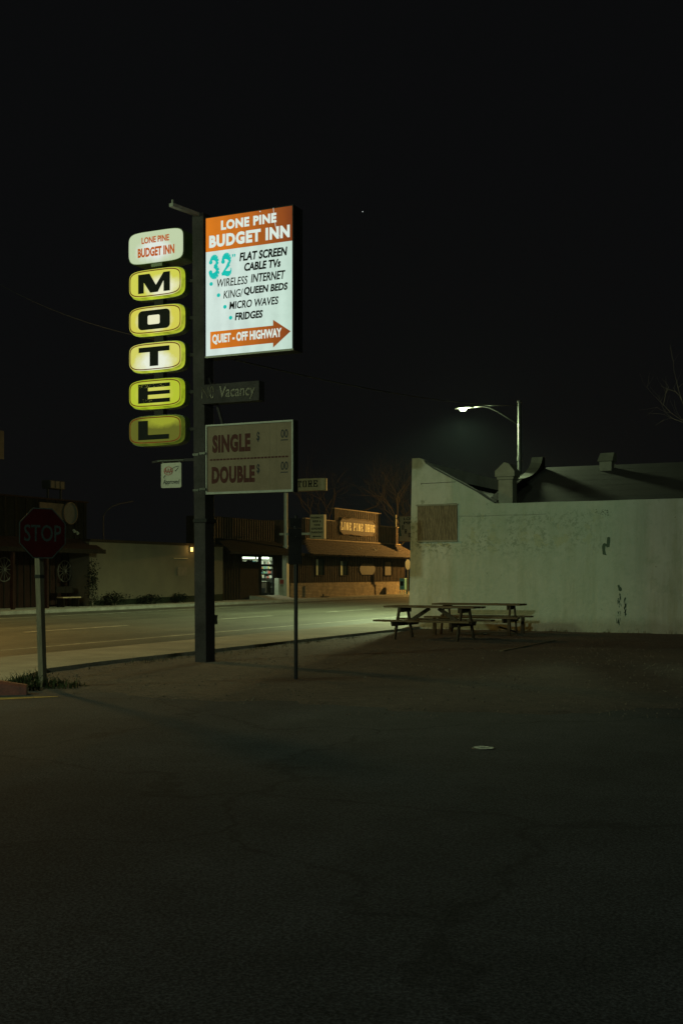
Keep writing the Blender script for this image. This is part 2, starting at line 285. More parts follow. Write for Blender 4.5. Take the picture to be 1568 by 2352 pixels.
# ------------------------------------------------------------------ mesh builder
class MB:
    def __init__(s): s.bm = bmesh.new(); s.m = []
    def mi(s, m):
        m = MT[m] if isinstance(m, str) else m
        if m not in s.m: s.m.append(m)
        return s.m.index(m)
    def face(s, vs, i):
        try: f = s.bm.faces.new(vs); f.material_index = i; return f
        except ValueError: return None
    def poly(s, pts, m):
        return s.face([s.bm.verts.new(p) for p in pts], s.mi(m))
    def prism(s, a, b, m, cap0=True, cap1=True):
        """two matching outlines joined into a closed solid"""
        i = s.mi(m); va = [s.bm.verts.new(p) for p in a]; vb = [s.bm.verts.new(p) for p in b]; n = len(va)
        if cap0: s.face(va[::-1], i)
        if cap1: s.face(vb, i)
        for k in range(n): s.face([va[k], va[(k + 1) % n], vb[(k + 1) % n], vb[k]], i)
        return s
    def box(s, x0, x1, y0, y1, z0, z1, m):
        return s.prism([(x0, y0, z0), (x1, y0, z0), (x1, y1, z0), (x0, y1, z0)], [(x0, y0, z1), (x1, y0, z1), (x1, y1, z1), (x0, y1, z1)], m)
    def beam(s, p, q, w, h, m, up=(0, 0, 1)):
        p, q = Vector(p), Vector(q); d = (q - p).normalized(); up = Vector(up)
        if abs(d.dot(up)) > 0.98: up = Vector((0, 1, 0))
        r = d.cross(up).normalized(); u = r.cross(d)
        o = [r * (sx * w / 2) + u * (sy * h / 2) for sx, sy in ((-1, -1), (1, -1), (1, 1), (-1, 1))]
        return s.prism([p + k for k in o], [q + k for k in o], m)
    def tube(s, pts, r, m, n=8, r1=None):
        pts = [Vector(p) for p in pts]; i = s.mi(m); rings = []; L = len(pts); r1 = r if r1 is None else r1
        ref = Vector((0.13, 0.31, 1)).normalized()
        for k, p in enumerate(pts):
            d = (pts[min(k + 1, L - 1)] - pts[max(k - 1, 0)]).normalized()
            a = d.cross(ref if abs(d.dot(ref)) < 0.95 else Vector((1, 0, 0))).normalized(); b = d.cross(a)
            rr = r + (r1 - r) * k / max(1, L - 1)
            rings.append([s.bm.verts.new(p + a * (rr * math.cos(t)) + b * (rr * math.sin(t))) for t in (2 * math.pi * j / n for j in range(n))])
        for A, B in zip(rings, rings[1:]):
            for j in range(n): s.face([A[j], A[(j + 1) % n], B[(j + 1) % n], B[j]], i)
        s.face(rings[0][::-1], i); s.face(rings[-1], i); return s
    def disc(s, c, ax, r, t, m, n=24, sx=1.0):
        """short cylinder along ax ('x','y','z')"""
        def P(k, o):
            a, b = r * sx * math.cos(2 * math.pi * k / n), r * math.sin(2 * math.pi * k / n)
            return {'x': (c[0] + o, c[1] + a, c[2] + b), 'y': (c[0] + a, c[1] + o, c[2] + b), 'z': (c[0] + a, c[1] + b, c[2] + o)}[ax]
        return s.prism([P(k, -t / 2) for k in range(n)], [P(k, t / 2) for k in range(n)], m)
    def ring(s, c, ax, r, tr, m, n=28, k=6):
        i = s.mi(m); V = []
        for a in range(n):
            A = 2 * math.pi * a / n; row = []
            for b in range(k):
                B = 2 * math.pi * b / k; rr = r + tr * math.cos(B); o = tr * math.sin(B)
                p = {'x': (c[0] + o, c[1] + rr * math.cos(A), c[2] + rr * math.sin(A)), 'y': (c[0] + rr * math.cos(A), c[1] + o, c[2] + rr * math.sin(A)), 'z': (c[0] + rr * math.cos(A), c[1] + rr * math.sin(A), c[2] + o)}[ax]
                row.append(s.bm.verts.new(p))
            V.append(row)
        for a in range(n):
            for b in range(k): s.face([V[a][b], V[(a + 1) % n][b], V[(a + 1) % n][(b + 1) % k], V[a][(b + 1) % k]], i)
        return s
    def text(s, body, a0, a1, b0, b1, fn, m, weight=0.0, shear=0.0, tight=1.0):
        """lettering fitted to the rectangle a0..a1 x b0..b1 of a plane; fn(a, b) gives the point"""
        cu = bpy.data.curves.new('txt', 'FONT'); cu.body = body; cu.size = 1; cu.offset = weight; cu.resolution_u = 3; cu.space_character = tight
        ob = bpy.data.objects.new('txt', cu); me = bpy.data.meshes.new_from_object(ob)
        xs = [v.co.x - shear * 0 for v in me.vertices]; ys = [v.co.y for v in me.vertices]
        X0, X1, Y0, Y1 = min(xs), max(xs), min(ys), max(ys); i = s.mi(m); sh = shear * (b1 - b0)
        vs = []
        for v in me.vertices:
            tb = (v.co.y - Y0) / (Y1 - Y0); ta = (v.co.x - X0) / (X1 - X0)
            vs.append(s.bm.verts.new(fn(a0 + ta * (a1 - a0 - sh) + tb * sh, b0 + tb * (b1 - b0))))
        for p in me.polygons: s.face([vs[k] for k in p.vertices], i)
        bpy.data.objects.remove(ob); bpy.data.curves.remove(cu); bpy.data.meshes.remove(me); return s
    def slab(s, body, a0, a1, b0, b1, fn, m, th=0.24, ser=0.16, gap=0.22):
        """slab-serif lettering drawn from strokes"""
        S = {'L': [((.3, 0), (.3, 1)), ((.05, 0), (.95, 0)), ((.05, 1), (.55, 1)), ((.9, 0), (.9, .3))],
             'O': [((.2, .15), (.2, .85)), ((.8, .15), (.8, .85)), ((.2, .0), (.8, .0)), ((.2, 1), (.8, 1))],
             'N': [((.2, 0), (.2, 1)), ((.8, 0), (.8, 1)), ((.2, 1), (.8, 0)), ((0, 0), (.4, 0)), ((0, 1), (.35, 1)), ((.6, 1), (1, 1))],
             'E': [((.25, 0), (.25, 1)), ((.05, 0), (.95, 0)), ((.05, 1), (.95, 1)), ((.25, .5), (.7, .5)), ((.9, 0), (.9, .28)), ((.9, .72), (.9, 1))],
             'P': [((.25, 0), (.25, 1)), ((.05, 0), (.55, 0)), ((.05, 1), (.8, 1)), ((.25, .48), (.8, .48)), ((.82, .5), (.82, .98))],
             'I': [((.5, 0), (.5, 1)), ((.15, 0), (.85, 0)), ((.15, 1), (.85, 1))],
             'D': [((.25, 0), (.25, 1)), ((.05, 0), (.75, 0)), ((.05, 1), (.75, 1)), ((.82, .08), (.82, .92))],
             'R': [((.25, 0), (.25, 1)), ((.05, 0), (.5, 0)), ((.05, 1), (.8, 1)), ((.25, .5), (.8, .5)), ((.82, .52), (.82, .98)), ((.55, .5), (.85, 0)), ((.7, 0), (1, 0))],
             'U': [((.22, .1), (.22, 1)), ((.78, .1), (.78, 1)), ((.25, 0), (.75, 0)), ((0, 1), (.42, 1)), ((.58, 1), (1, 1))],
             'G': [((.2, .12), (.2, .88)), ((.22, 0), (.8, 0)), ((.22, 1), (.85, 1)), ((.82, 0), (.82, .45)), ((.55, .45), (.95, .45)), ((.85, .75), (.85, 1))],
             'S': [((.15, 0), (.85, 0)), ((.15, 1), (.85, 1)), ((.2, .5), (.8, .5)), ((.17, .5), (.17, 1)), ((.83, 0), (.83, .5)), ((.83, .75), (.83, 1)), ((.17, 0), (.17, .25))],
             'T': [((.5, 0), (.5, 1)), ((.05, 1), (.95, 1)), ((.25, 0), (.75, 0)), ((.08, .7), (.08, 1)), ((.92, .7), (.92, 1))], ' ': []}
        ws = [0.55 if c == ' ' else (0.75 if c == 'I' else 1.0) for c in body]; tot = sum(ws) + gap * (len(body) - 1)
        k = (a1 - a0) / tot; h = b1 - b0; cur = a0; i = s.mi(m); lay = 0
        for c, w in zip(body, ws):
            for (p, q) in S[c]:
                P = Vector((p[0] * w * k, p[1] * h)); Q = Vector((q[0] * w * k, q[1] * h)); d = (Q - P).normalized(); n = Vector((-d.y, d.x))
                horiz = abs(d.y) < 0.3 * abs(d.x)
                t = (ser if horiz else th) * (h if horiz else k) / 2
                lay = (lay + 1) % 9
                cl = lambda e: (cur + min(max(e.x, 0.0), w * k), b0 + min(max(e.y, 0), h))
                s.face([s.bm.verts.new(Vector(fn(*cl(e))) + s_off * lay) for e in (P - n * t - d * t * .6, Q - n * t + d * t * .6, Q + n * t + d * t * .6, P + n * t - d * t * .6)], i)
            cur += w * k + gap * k
        return s
    def build(s, name, parent=None, origin=None, smooth=False, bevel=0.0, recalc=True):
        if origin is None: origin = parent.location if parent and parent.parent is None else (parent['org'] if parent else (0, 0, 0))
        o3 = Vector(origin)
        if recalc: bmesh.ops.recalc_face_normals(s.bm, faces=s.bm.faces)
        bmesh.ops.translate(s.bm, verts=s.bm.verts, vec=-o3)
        me = bpy.data.meshes.new(name); s.bm.to_mesh(me); s.bm.free()
        for m in s.m: me.materials.append(m)
        if smooth:
            for p in me.polygons: p.use_smooth = True
        ob = bpy.data.objects.new(name, me); COL.objects.link(ob)
        if parent: ob.parent = parent; ob['org'] = tuple(o3)
        else: ob.location = o3
        if bevel:
            b = ob.modifiers.new('edge', 'BEVEL'); b.width = bevel; b.segments = 2; b.limit_method = 'ANGLE'
        return ob
s_off = Vector((0.0003, -0.0003, 0.0))
def tag(o, label, cat, group=None):
    o['label'] = label; o['category'] = cat
    if group: o['group'] = group
    return o
def thing(name, label, cat, loc, group=None):
    e = bpy.data.objects.new(name, None); COL.objects.link(e); e.location = loc; e.empty_display_size = 0.2
    return tag(e, label, cat, group)
def struct(o): o['kind'] = 'structure'; return o
def dup(root, loc, rz, label, group=None):
    r = root.copy(); COL.objects.link(r); r.location = loc; r.rotation_euler = (0, 0, rz); r['label'] = label
    if group: r['group'] = group
    for ch in list(root.children):
        c = ch.copy(); COL.objects.link(c); c.parent = r
        for g in ch.children: d = g.copy(); COL.objects.link(d); d.parent = c
    return r
def lamp(name, loc, col, watts, parent=None, size=0.12, spot=None, aim=None, blend=1.0):
    l = bpy.data.lights.new(name, 'SPOT' if spot else 'POINT'); l.energy = watts; l.color = col; l.shadow_soft_size = size
    o = bpy.data.objects.new(name, l); COL.objects.link(o); o.location = loc
    if spot:
        l.spot_size = R(spot); l.spot_blend = blend
        if aim: o.rotation_euler = Vector(aim).to_track_quat('-Z', 'Y').to_euler()
    if parent: o.parent = parent
    return o
rnd = random.Random(11)

# ------------------------------------------------------------------ ground, highway, pavements, dirt lot
b = MB(); b.poly([(-450, -150, -.10), (450, -150, -.10), (450, 700, -.10), (-450, 700, -.10)], 'earth'); struct(b.build('ground'))
b = MB(); b.poly([(-14.95, -90, -.02), (90, -90, -.02), (90, 60, -.02), (-14.95, 60, -.02)], 'asphalt'); struct(b.build('parking_lot'))
ROADZ = -.04
b = MB(); b.poly([(-33.0, -150, ROADZ), (-14.9, -150, ROADZ), (-14.9, 420, ROADZ), (-33.0, 420, ROADZ)], 'road'); struct(b.build('highway'))
def stripe(name, x, w, spans, m, z=ROADZ + .004):
    b = MB()
    for y0, y1 in spans: b.poly([(x - w / 2, y0, z), (x + w / 2, y0, z), (x + w / 2, y1, z), (x - w / 2, y1, z)], m)
    return struct(b.build(name))
stripe('edge_line', -17.45, 0.10, [(-40, 300)], 'white_line')
stripe('lane_line', -22.4, 0.12, [(y, y + 5.0) for y in (-2.7, 7.0, 16.8, 26.5, 36.3, 46.2, 56, 66)], 'white_line')
stripe('parking_line', -30.1, 0.12, [(-40, 300)], 'white_line')
def wavy(name, x, w, m, y0=-20, y1=200, z=ROADZ + .006, amp=.12):
    b = MB(); i = b.mi(m); prev = None
    y = y0
    while y < y1:
        xx = x + amp * mnoise.noise((x, y * .35, 0)); ww = w * (0.5 + abs(mnoise.noise((x + 3, y * .9, 0))) * 1.6)
        cur = [b.bm.verts.new((xx - ww / 2, y, z)), b.bm.verts.new((xx + ww / 2, y, z))]
        if prev: b.face([prev[0], prev[1], cur[1], cur[0]], i)
        prev = cur; y += .6
    return struct(b.build(name))
wavy('tar_seam', -27.2, .09, 'tar'); wavy('gutter_seam', -31.6, .12, 'tar')
# pavements: near one curves in at the side street, far one runs along the shop fronts
PZ = 0.07
near = [(-15, 420), (-15, 13.4), (-14.4, 12.2), (-13.3, 11.75), (-11.9, 12.25), (-11.45, 12.9), (-11.7, 13.7), (-12.5, 15.3), (-12.65, 17), (-12.65, 34), (-13.05, 34.05), (-13.05, 420)]
b = MB(); b.prism([(x, y, -.3) for x, y in near], [(x, y, PZ) for x, y in near], 'concrete')
for y in [14.6 + 1.6 * k for k in range(30)]: b.poly([(-14.98, y, PZ + .003), (-12.67, y, PZ + .003), (-12.67, y + .018, PZ + .003), (-14.98, y + .018, PZ + .003)], 'kerb_dark')
struct(b.build('sidewalk'))
b = MB(); b.box(-41.0, -33.0, -60, 420, -.3, .10, 'concrete'); b.box(-33.0, -32.85, -60, 420, -.3, .095, 'kerb_dark'); struct(b.build('sidewalk'))
# painted red kerb return at the side street
b = MB()
path = [(-10.62, 12.62), (-10.9, 12.42), (-11.5, 12.05), (-12.3, 11.5), (-13.3, 10.9), (-15.4, 10.1)]
P0 = [Vector((x, y, 0)) for x, y in path]; i = b.mi('red_kerb'); prev = None
for k, p in enumerate(P0):
    d = (P0[min(k + 1, 5)] - P0[max(k - 1, 0)]).normalized(); n = Vector((-d.y, d.x, 0)); hh = 0.11 if k == 0 else 0.17
    prof = [p + n * .11 + Vector((0, 0, -.1)), p + n * .11 + Vector((0, 0, hh - .03)), p + n * .08 + Vector((0, 0, hh)), p - n * .07 + Vector((0, 0, hh)), p - n * .11 + Vector((0, 0, hh - .03)), p - n * .12 + Vector((0, 0, -.1))]
    cur = [b.bm.verts.new(q) for q in prof]
    if prev:
        for j in range(5): b.face([prev[j], prev[j + 1], cur[j + 1], cur[j]], i)
    else: b.face(cur, i)
    prev = cur
struct(b.build('curb'))
b = MB(); q = [G(-30, 1612, -.015), G(0, 1607, -.015), G(60, 1604, -.015), G(134, 1600.5, -.015)]; q2 = [G(134, 1599, -.015), G(60, 1600, -.015), G(0, 1602, -.015), G(-30, 1606, -.015)]
b.poly(q + q2, 'yellow_line'); struct(b.build('yellow_line'))
# dirt lot between the pavement, the plaster wall and the asphalt
edge = [G(u, v) for u, v in ((-60, 1590), (60, 1593), (134, 1595), (250, 1597), (340, 1600), (432, 1608), (600, 1617), (752, 1623), (900, 1632), (1100, 1642), (1300, 1645), (1568, 1630), (1900, 1610))]
DP = [(p[0], p[1]) for p in edge] + [(14, 22), (14, 40), (-15, 40), (-15, 10)]
def inside(x, y):
    c = False; j = len(DP) - 1
    for k in range(len(DP)):
        (xa, ya), (xb, yb) = DP[k], DP[j]
        if (ya > y) != (yb > y) and x < (xb - xa) * (y - ya) / (yb - ya) + xa: c = not c
        j = k
    return c
def edist(x, y):
    best = 9
    for (xa, ya), (xb, yb) in zip([e[:2] for e in edge], [e[:2] for e in edge[1:]]):
        dx, dy = xb - xa, yb - ya; t = max(0, min(1, ((x - xa) * dx + (y - ya) * dy) / (dx * dx + dy * dy)))
        best = min(best, math.hypot(x - xa - t * dx, y - ya - t * dy))
    return best
def dirt_z(x, y):
    d = edist(x, y) * (1 if inside(x, y) else -1) + 0.55 * mnoise.noise((x * .9, y * .9, 1)) + .25 * mnoise.noise((x * 3.1, y * 3.1, 5))
    h = -.05 + .055 * max(0, min(1, d / .5)) + .012 * mnoise.noise((x * .7, y * .7, 2)) + .018 * mnoise.noise((x * 2.7, y * 2.7, 3)) + .008 * mnoise.noise((x * 9, y * 9, 4))
    if x < -12: h = min(h, .035)
    return h
b = MB(); i = b.mi('dirt'); st = .2; grid = {}
nx, ny = int(28 / st), int(27 / st)
def gv(a, c):
    if (a, c) not in grid:
        x, y = -14.6 + a * st, 9.5 + c * st; grid[a, c] = b.bm.verts.new((x, y, dirt_z(x, y)))
    return grid[a, c]
for a in range(nx):
    for c in range(ny):
        x, y = -14.6 + (a + .5) * st, 9.5 + (c + .5) * st
        if y > 33.2 or (x < -12.9 and y > 13.4): continue
        if inside(x, y) or edist(x, y) < .8:
            if x < -11.4 and y < 14.5 and not (x > -12.0 and y > 13.2): continue
            b.face([gv(a, c), gv(a + 1, c), gv(a + 1, c + 1), gv(a, c + 1)], i)
struct(b.build('dirt_lot', smooth=True))
# gravel and dead leaves strewn on the dirt
b = MB(); n = 0
while n < 5200:
    x, y = rnd.uniform(-12.5, 6), rnd.uniform(9.5, 32.2)
    if not inside(x, y): 
        if edist(x, y) > .5: continue
    dns = 0.25 + 0.75 * (mnoise.noise((x * .5, y * .5, 8)) > -.05)
    if rnd.random() > dns: continue
    s = rnd.uniform(.006, .022); z = max(dirt_z(x, y), -.02) + s * .2; an = rnd.random() * 6.28
    pts = [Vector((math.cos(an + t) * s * rnd.uniform(.7, 1.3), math.sin(an + t) * s * rnd.uniform(.7, 1.3), -s * .4)) for t in (0, 1.57, 3.14, 4.71)]
    c0 = Vector((x, y, z)); top = c0 + Vector((rnd.uniform(-.3, .3) * s, rnd.uniform(-.3, .3) * s, s * .7)); j = b.mi('stone')
    for k in range(4): b.poly([c0 + pts[k], c0 + pts[(k + 1) % 4], top], 'stone' if n % 3 else 'dirt')
    n += 1
g = b.build('gravel'); g['kind'] = 'stuff'

# ------------------------------------------------------------------ motel pylon sign
PX, PY = -11.42, 18.47
pyl = thing('pylon_sign', 'tall motel pylon sign with glowing yellow letter boxes and a big white lit panel', 'motel sign', (PX, PY, 0))
lean = -0.06
b = MB()
b.prism([(PX - .12, PY - .16, -.2), (PX + .12, PY - .16, -.2), (PX + .12, PY + .16, -.2), (PX - .12, PY + .16, -.2)],
        [(PX - .12 + lean, PY - .16, 8.2), (PX + .12 + lean, PY - .16, 8.2), (PX + .12 + lean, PY + .16, 8.2), (PX - .12 + lean, PY + .16, 8.2)], 'steel_dark')
b.box(PX - .145, PX + .145, PY - .185, PY + .185, 2.55, 2.62, 'steel_black')
b.build('pole', pyl, bevel=.008)
for v in (1043, 1125):
    z = onY(455, v, PY - .16)[2]; b = MB(); lx = lean * z / 8.2
    b.box(PX - .13 + lx, PX - .01 + lx, PY - .175, PY + .17, z - .028, z + .012, 'galv'); b.box(PX + .012 + lx, PX + .135 + lx, PY - .178, PY + .17, z - .012, z + .028, 'galv')
    b.build('clamp_band', pyl)
b = MB(); b.beam((PX + lean, PY - .16, 8.17), (PX + lean - .12, PY - .85, 8.17), .09, .06, 'alum'); b.tube([(PX + lean - .12, PY - .8, 8.2), (PX + lean - .12, PY - .8, 8.27)], .02, 'alum'); b.build('service_arm', pyl)

# letter boxes
FY = 18.2
def tv(hx, hz, y, cx, cz, n=4.6, N=56):
    out = []
    for k in range(N):
        t = 2 * math.pi * k / N; c, s_ = math.cos(t), math.sin(t)
        out.append((cx + hx * math.copysign(abs(c) ** (2 / n), c), y, cz + hz * math.copysign(abs(s_) ** (2 / n), s_)))
    return out
LET = {
 'M': [[(-.36, -.5), (-.17, -.5), (-.17, .05), (.02, -.5), (.25, -.5), (.16, -.5)], None],
}
def letter_polys(ch):
    W, H = 1.0, 1.0
    if ch == 'M': return [[(0, 0), (.18, 0), (.18, .56), (.38, 0), (.62, 0), (.80, .56), (.80, 0), (1, 0), (1, 1), (.80, 1), (.56, .38), (.36, 1), (0, 1)]]
    if ch == 'T': return [[(0, .74), (.36, .74), (.36, 0), (.64, 0), (.64, .74), (1, .74), (1, 1), (0, 1)]]
    if ch == 'E': return [[(0, 0), (1, 0), (1, .21), (.31, .21), (.31, .42), (1, .42), (1, .62), (.31, .62), (.31, .80), (1, .80), (1, 1), (0, 1)]]
    if ch == 'L': return [[(0, 0), (1, 0), (1, .25), (.32, .25), (.32, 1), (0, 1)]]
    if ch == 'O':
        def rr(x0, x1, z0, z1, r, rz):
            o = []
            for cx, cz, a in ((x1 - r, z1 - rz, 0), (x0 + r, z1 - rz, 90), (x0 + r, z0 + rz, 180), (x1 - r, z0 + rz, 270)):
                for k in range(6): t = R(a + 18 * k); o.append((cx + r * math.cos(t), cz + rz * math.sin(t)))
            return o
        A, B = rr(0, 1, 0, 1, .13, .22), rr(.30, .68, .26, .74, .05, .08); n = len(A)
        return [[A[k], A[(k + 1) % n], B[(k + 1) % n], B[k]] for k in range(n)]
CXX = (-12.905 - 11.76) / 2
cans = [('M', 6.995, boxlit('lit_plastic_bright', (.80, .80, .56), (.60, .60, .08), .62, .36, (.05, .045, .015), (-.25, .25))),
        ('O', 6.315, boxlit('lit_plastic_warm', (.80, .79, .55), (.62, .58, .08), .62, .36, (.05, .045, .015), (0, 0))),
        ('T', 5.635, boxlit('lit_plastic_white', (.78, .82, .68), (.62, .60, .12), .68, .40, (.05, .045, .015), (0, .3))),
        ('E', 4.955, boxlit('lit_plastic_yellow', (.58, .58, .10), (.42, .50, .03), .62, .36, (.05, .045, .015))),
        ('L', 4.275, boxlit('lit_plastic_dim', (.27, .30, .022), (.085, .09, .012), .80, .26, (.05, .045, .015), (-.25, -.75)))]
side_mats = [emis('lit_box_side_bright', (.34, .42, .02), 1, .5, 5), emis('lit_box_side_warm', (.36, .42, .025), 1, .5, 5), emis('lit_box_side_white', (.36, .43, .03), 1, .5, 5), emis('lit_box_side_yellow', (.25, .33, .01), 1, .5, 5), emis('lit_box_side_dim', (.055, .075, .006), 1, .5, 5)]
hx, hz = .572, .252
for (ch, cz, fm), sm in zip(cans, side_mats):
    org = (CXX, FY, cz)
    b = MB()
    b.prism(tv(hx + .03, hz + .035, FY + .10, CXX, cz), tv(hx + .03, hz + .035, FY + .26, CXX, cz), 'can_metal')      # metal rim
    o = b.build('letter_box', pyl); o['label'] = 'yellow lit plastic letter box with black %s' % ch
    o['org'] = (PX, PY, 0)
    b = MB()
    b.prism(tv(hx, hz, FY, CXX, cz), tv(hx + .022, hz + .028, FY + .099, CXX, cz), sm, cap0=False, cap1=False)
    b.poly(tv(hx, hz, FY, CXX, cz)[::-1], fm)
    A, B = tv(hx - .012, hz - .012, FY - .004, CXX, cz), tv(hx - .030, hz - .030, FY - .004, CXX, cz)
    for k in range(56): b.poly([A[k], A[(k + 1) % 56], B[(k + 1) % 56], B[k]], 'ring')
    if ch in 'EL':
        A, B = tv(hx + .024, hz + .030, FY + .092, CXX, cz), tv(hx + .024, hz + .030, FY + .102, CXX, cz)
        for k in range(56): b.poly([A[k], A[(k + 1) % 56], B[(k + 1) % 56], B[k]], 'ring')
    x0, w, h = -12.70, .70, .355
    if ch == 'T': x0, w = -12.69, .68
    if ch == 'L': x0, w = -12.70, .68
    for pl in letter_polys(ch): b.poly([(x0 + p[0] * w, FY - .008, cz - h / 2 + p[1] * h) for p in pl], 'ink')
    if ch == 'E':   # flaked-off paint on the letter
        r9 = random.Random(5)
        for k in range(70):
            t = r9.random(); zz = cz + h / 2 - .012 - r9.random() * .06 if t < .75 else cz - h / 2 + .02 + r9.random() * .05
            xx = x0 + (r9.random() * .26 if t < .45 else .33 + r9.random() * .28 if t < .75 else .1 + r9.random() * .2); s_ = r9.uniform(.002, .008)
            b.poly([(xx, FY - .011, zz), (xx + s_ * 2, FY - .011, zz + s_ * .3), (xx + s_ * 1.4, FY - .011, zz + s_)], fm)
    f = b.build('face', o, origin=org, recalc=False); f.location = Vector(org) - Vector((PX, PY, 0))
    b = MB(); b.box(CXX - .10, CXX + .10, FY + .12, FY + .24, cz + hz + .03, cz + .68 - hz - .03, 'steel_black'); b.build('spacer', o, origin=(PX, PY, 0)); b = MB(); b.box(CXX + .4, PX - .1, FY + .16, FY + .22, cz - .03, cz + .03, 'steel_black'); b.build('bracket', o, origin=(PX, PY, 0))
# name box on top
cz = 7.67
b = MB(); b.prism(tv(.60, .30, FY + .03, CXX, cz, 6), tv(.60, .30, FY + .42, CXX, cz, 6), 'can_metal'); b.box(CXX - .12, CXX + .12, FY + .05, FY + .3, cz - .36, cz - .29, 'can_metal')
nb = b.build('name_box', pyl); nb['label'] = 'white lit rounded box with orange inn name'; nb['org'] = (PX, PY, 0)
b = MB()
fm = boxlit('lit_name_face', (.72, .78, .72), (.50, .60, .38), .62, .36, (.04, .04, .03), (0, .2))
b.poly(tv(.583, .283, FY - .002, CXX, cz, 5.2)[::-1], fm); b.prism(tv(.583, .283, FY - .002, CXX, cz, 5.2), tv(.592, .292, FY + .029, CXX, cz, 5.6), fm, False, False)
def fu(a, bb): return (a, FY - .008, bb)
def cropA(x, y): return onY((460 + x * .1658) * .6272, (820 + y * .1658) * .6272, FY)
def fit(b, body, c, xl, yl0, yl1, xr, yr0, yr1, fn, m, weight=.012, shear=0, tight=1.0):
    A, B, C, D = c(xl, yl0), c(xl, yl1), c(xr, yr0), c(xr, yr1)
    b.text(body, A[0], C[0], (A[2] + C[2]) / 2, (B[2] + D[2]) / 2, fn, m, weight, shear, tight)
fit(b, 'LONE PINE', cropA, 362, 465, 322, 968, 355, 208, fu, 'orange_txt', .035)
fit(b, 'BUDGET INN', cropA, 278, 780, 572, 1085, 630, 422, fu, 'orange_txt', .045)
f = b.build('face', nb, origin=(CXX, FY, cz), recalc=False); f.location = Vector((CXX, FY, cz)) - Vector((PX, PY, 0))

# big lit panel
BY = 18.35
X0, X1 = onY(473, 600, BY)[0], onY(671, 600, BY)[0]; Z0, Z1 = 5.578, 8.09
b = MB(); b.box(X0 - .02, X1 + .02, BY + .004, BY + .36, Z0 - .02, Z1 + .02, 'steel_black')
b.box(X0 - .02, X1 + .03, BY - .02, BY + .003, Z0 - .035, Z0 - .002, 'alum')
b.box(PX + .06, X0 + .02, BY + .12, BY + .22, 7.6, 7.75, 'steel_black'); b.box(PX + .08, X0 + .02, BY + .12, BY + .22, 5.9, 6.05, 'steel_black')
bp = b.build('sign_panel', pyl); bp['label'] = 'big white lit panel with orange header and arrow'; bp['org'] = (PX, PY, 0)
b = MB(); Zb = 7.475
b.poly([(X0, BY, Z0), (X1, BY, Z0), (X1, BY, Zb), (X0, BY, Zb)], 'panel'); b.poly([(X0, BY, Zb), (X1, BY, Zb), (X1, BY, Z1), (X0, BY, Z1)], 'orange')
def cB(x, y): return onY(276 + .272 * x, 451.6 + .272 * y, BY)
def f1(a, z): return (a, BY - .004, z)
def f2(a, z): return (a, BY - .008, z)
fit(b, 'LONE PINE', cB, 853, 290, 207, 1320, 212, 130, f1, 'panel_txt', .052, 0, 1.10)
fit(b, 'BUDGET INN', cB, 753, 445, 338, 1432, 335, 228, f1, 'panel_txt', .056, 0, 1.12)
A, B, C = cB(750, 683), cB(750, 515), cB(942, 665)
dw, dh = (C[0] - A[0]) * .46, B[2] - A[2]
def brush(pts, x0, balls):
    for (p, q) in zip(pts, pts[1:]):
        P, Q = Vector((p[0], p[1])), Vector((q[0], q[1])); d = (Q - P).normalized(); n = Vector((-d.y, d.x)); P2_, Q2_ = P - d * .01, Q + d * .01
        b.poly([f1(x0 + e.x * dw, A[2] + e.y * dh) for e in (P2_ - n * p[2] * 1.08, Q2_ - n * q[2] * 1.08, Q2_ + n * q[2] * 1.08, P2_ + n * p[2] * 1.08)], 'teal')
    for bx, by, br in balls: b.poly([f1(x0 + (bx + br * math.cos(t * .4488)) * dw, A[2] + (by + br * .62 * math.sin(t * .4488)) * dh) for t in range(14)], 'teal')
def arc(cx, cy, rx, ry, a0, a1, w0, w1, n=9): return [(cx + rx * math.cos(R(a0 + (a1 - a0) * k / n)), cy + ry * math.sin(R(a0 + (a1 - a0) * k / n)), w0 + (w1 - w0) * math.sin(math.pi * k / n)) for k in range(n + 1)]
brush(arc(.48, .75, .34, .22, 165, -85, .05, .15), A[0], [(.19, .74, .17)]); brush(arc(.46, .27, .40, .235, 85, -165, .06, .17), A[0], [(.17, .24, .18)])
x2 = A[0] + dw * 1.17
brush(arc(.48, .72, .36, .25, 170, -40, .05, .16), x2, [(.20, .70, .18)]); brush([(.76, .57, .13), (.5, .36, .07), (.18, .14, .05), (.10, .06, .06)], x2, []); brush([(.08, .08, .07), (.35, .12, .11), (.65, .07, .13), (.85, .09, .10), (.95, .22, .05), (.96, .34, .03)], x2, [])
fit(b, '”', cB, 945, 518, 488, 975, 510, 480, f1, 'teal', .02)
fit(b, 'FLAT SCREEN', cB, 1008, 552, 480, 1412, 492, 415, f1, 'ink', .040, .12)
fit(b, 'CABLE TVs', cB, 1045, 635, 563, 1360, 590, 520, f1, 'ink', .040, .12)
fit(b, 'WIRELESS', cB, 812, 770, 705, 1080, 735, 662, f1, 'ink_grey', .012, .12)
fit(b, 'INTERNET', cB, 1105, 730, 658, 1395, 690, 617, f1, 'ink', .026, .12)
fit(b, 'KING/', cB, 873, 862, 797, 1040, 845, 775, f1, 'ink_grey', .012, .12)
fit(b, 'QUEEN BEDS', cB, 1042, 842, 768, 1418, 795, 720, f1, 'ink', .040, .12)
fit(b, 'MICRO WAVES', cB, 922, 955, 890, 1340, 907, 838, f1, 'ink', .024, .12)
fit(b, 'FRIDGES', cB, 970, 1047, 982, 1208, 1022, 955, f1, 'ink', .040, .12)
for x, y in ((770, 738), (832, 833), (886, 931), (934, 1023)):
    c = cB(x, y); b.poly([(c[0] + .036 * math.cos(t), BY - .004, c[2] + .036 * math.sin(t)) for t in (k * math.pi / 9 for k in range(18))], 'teal')
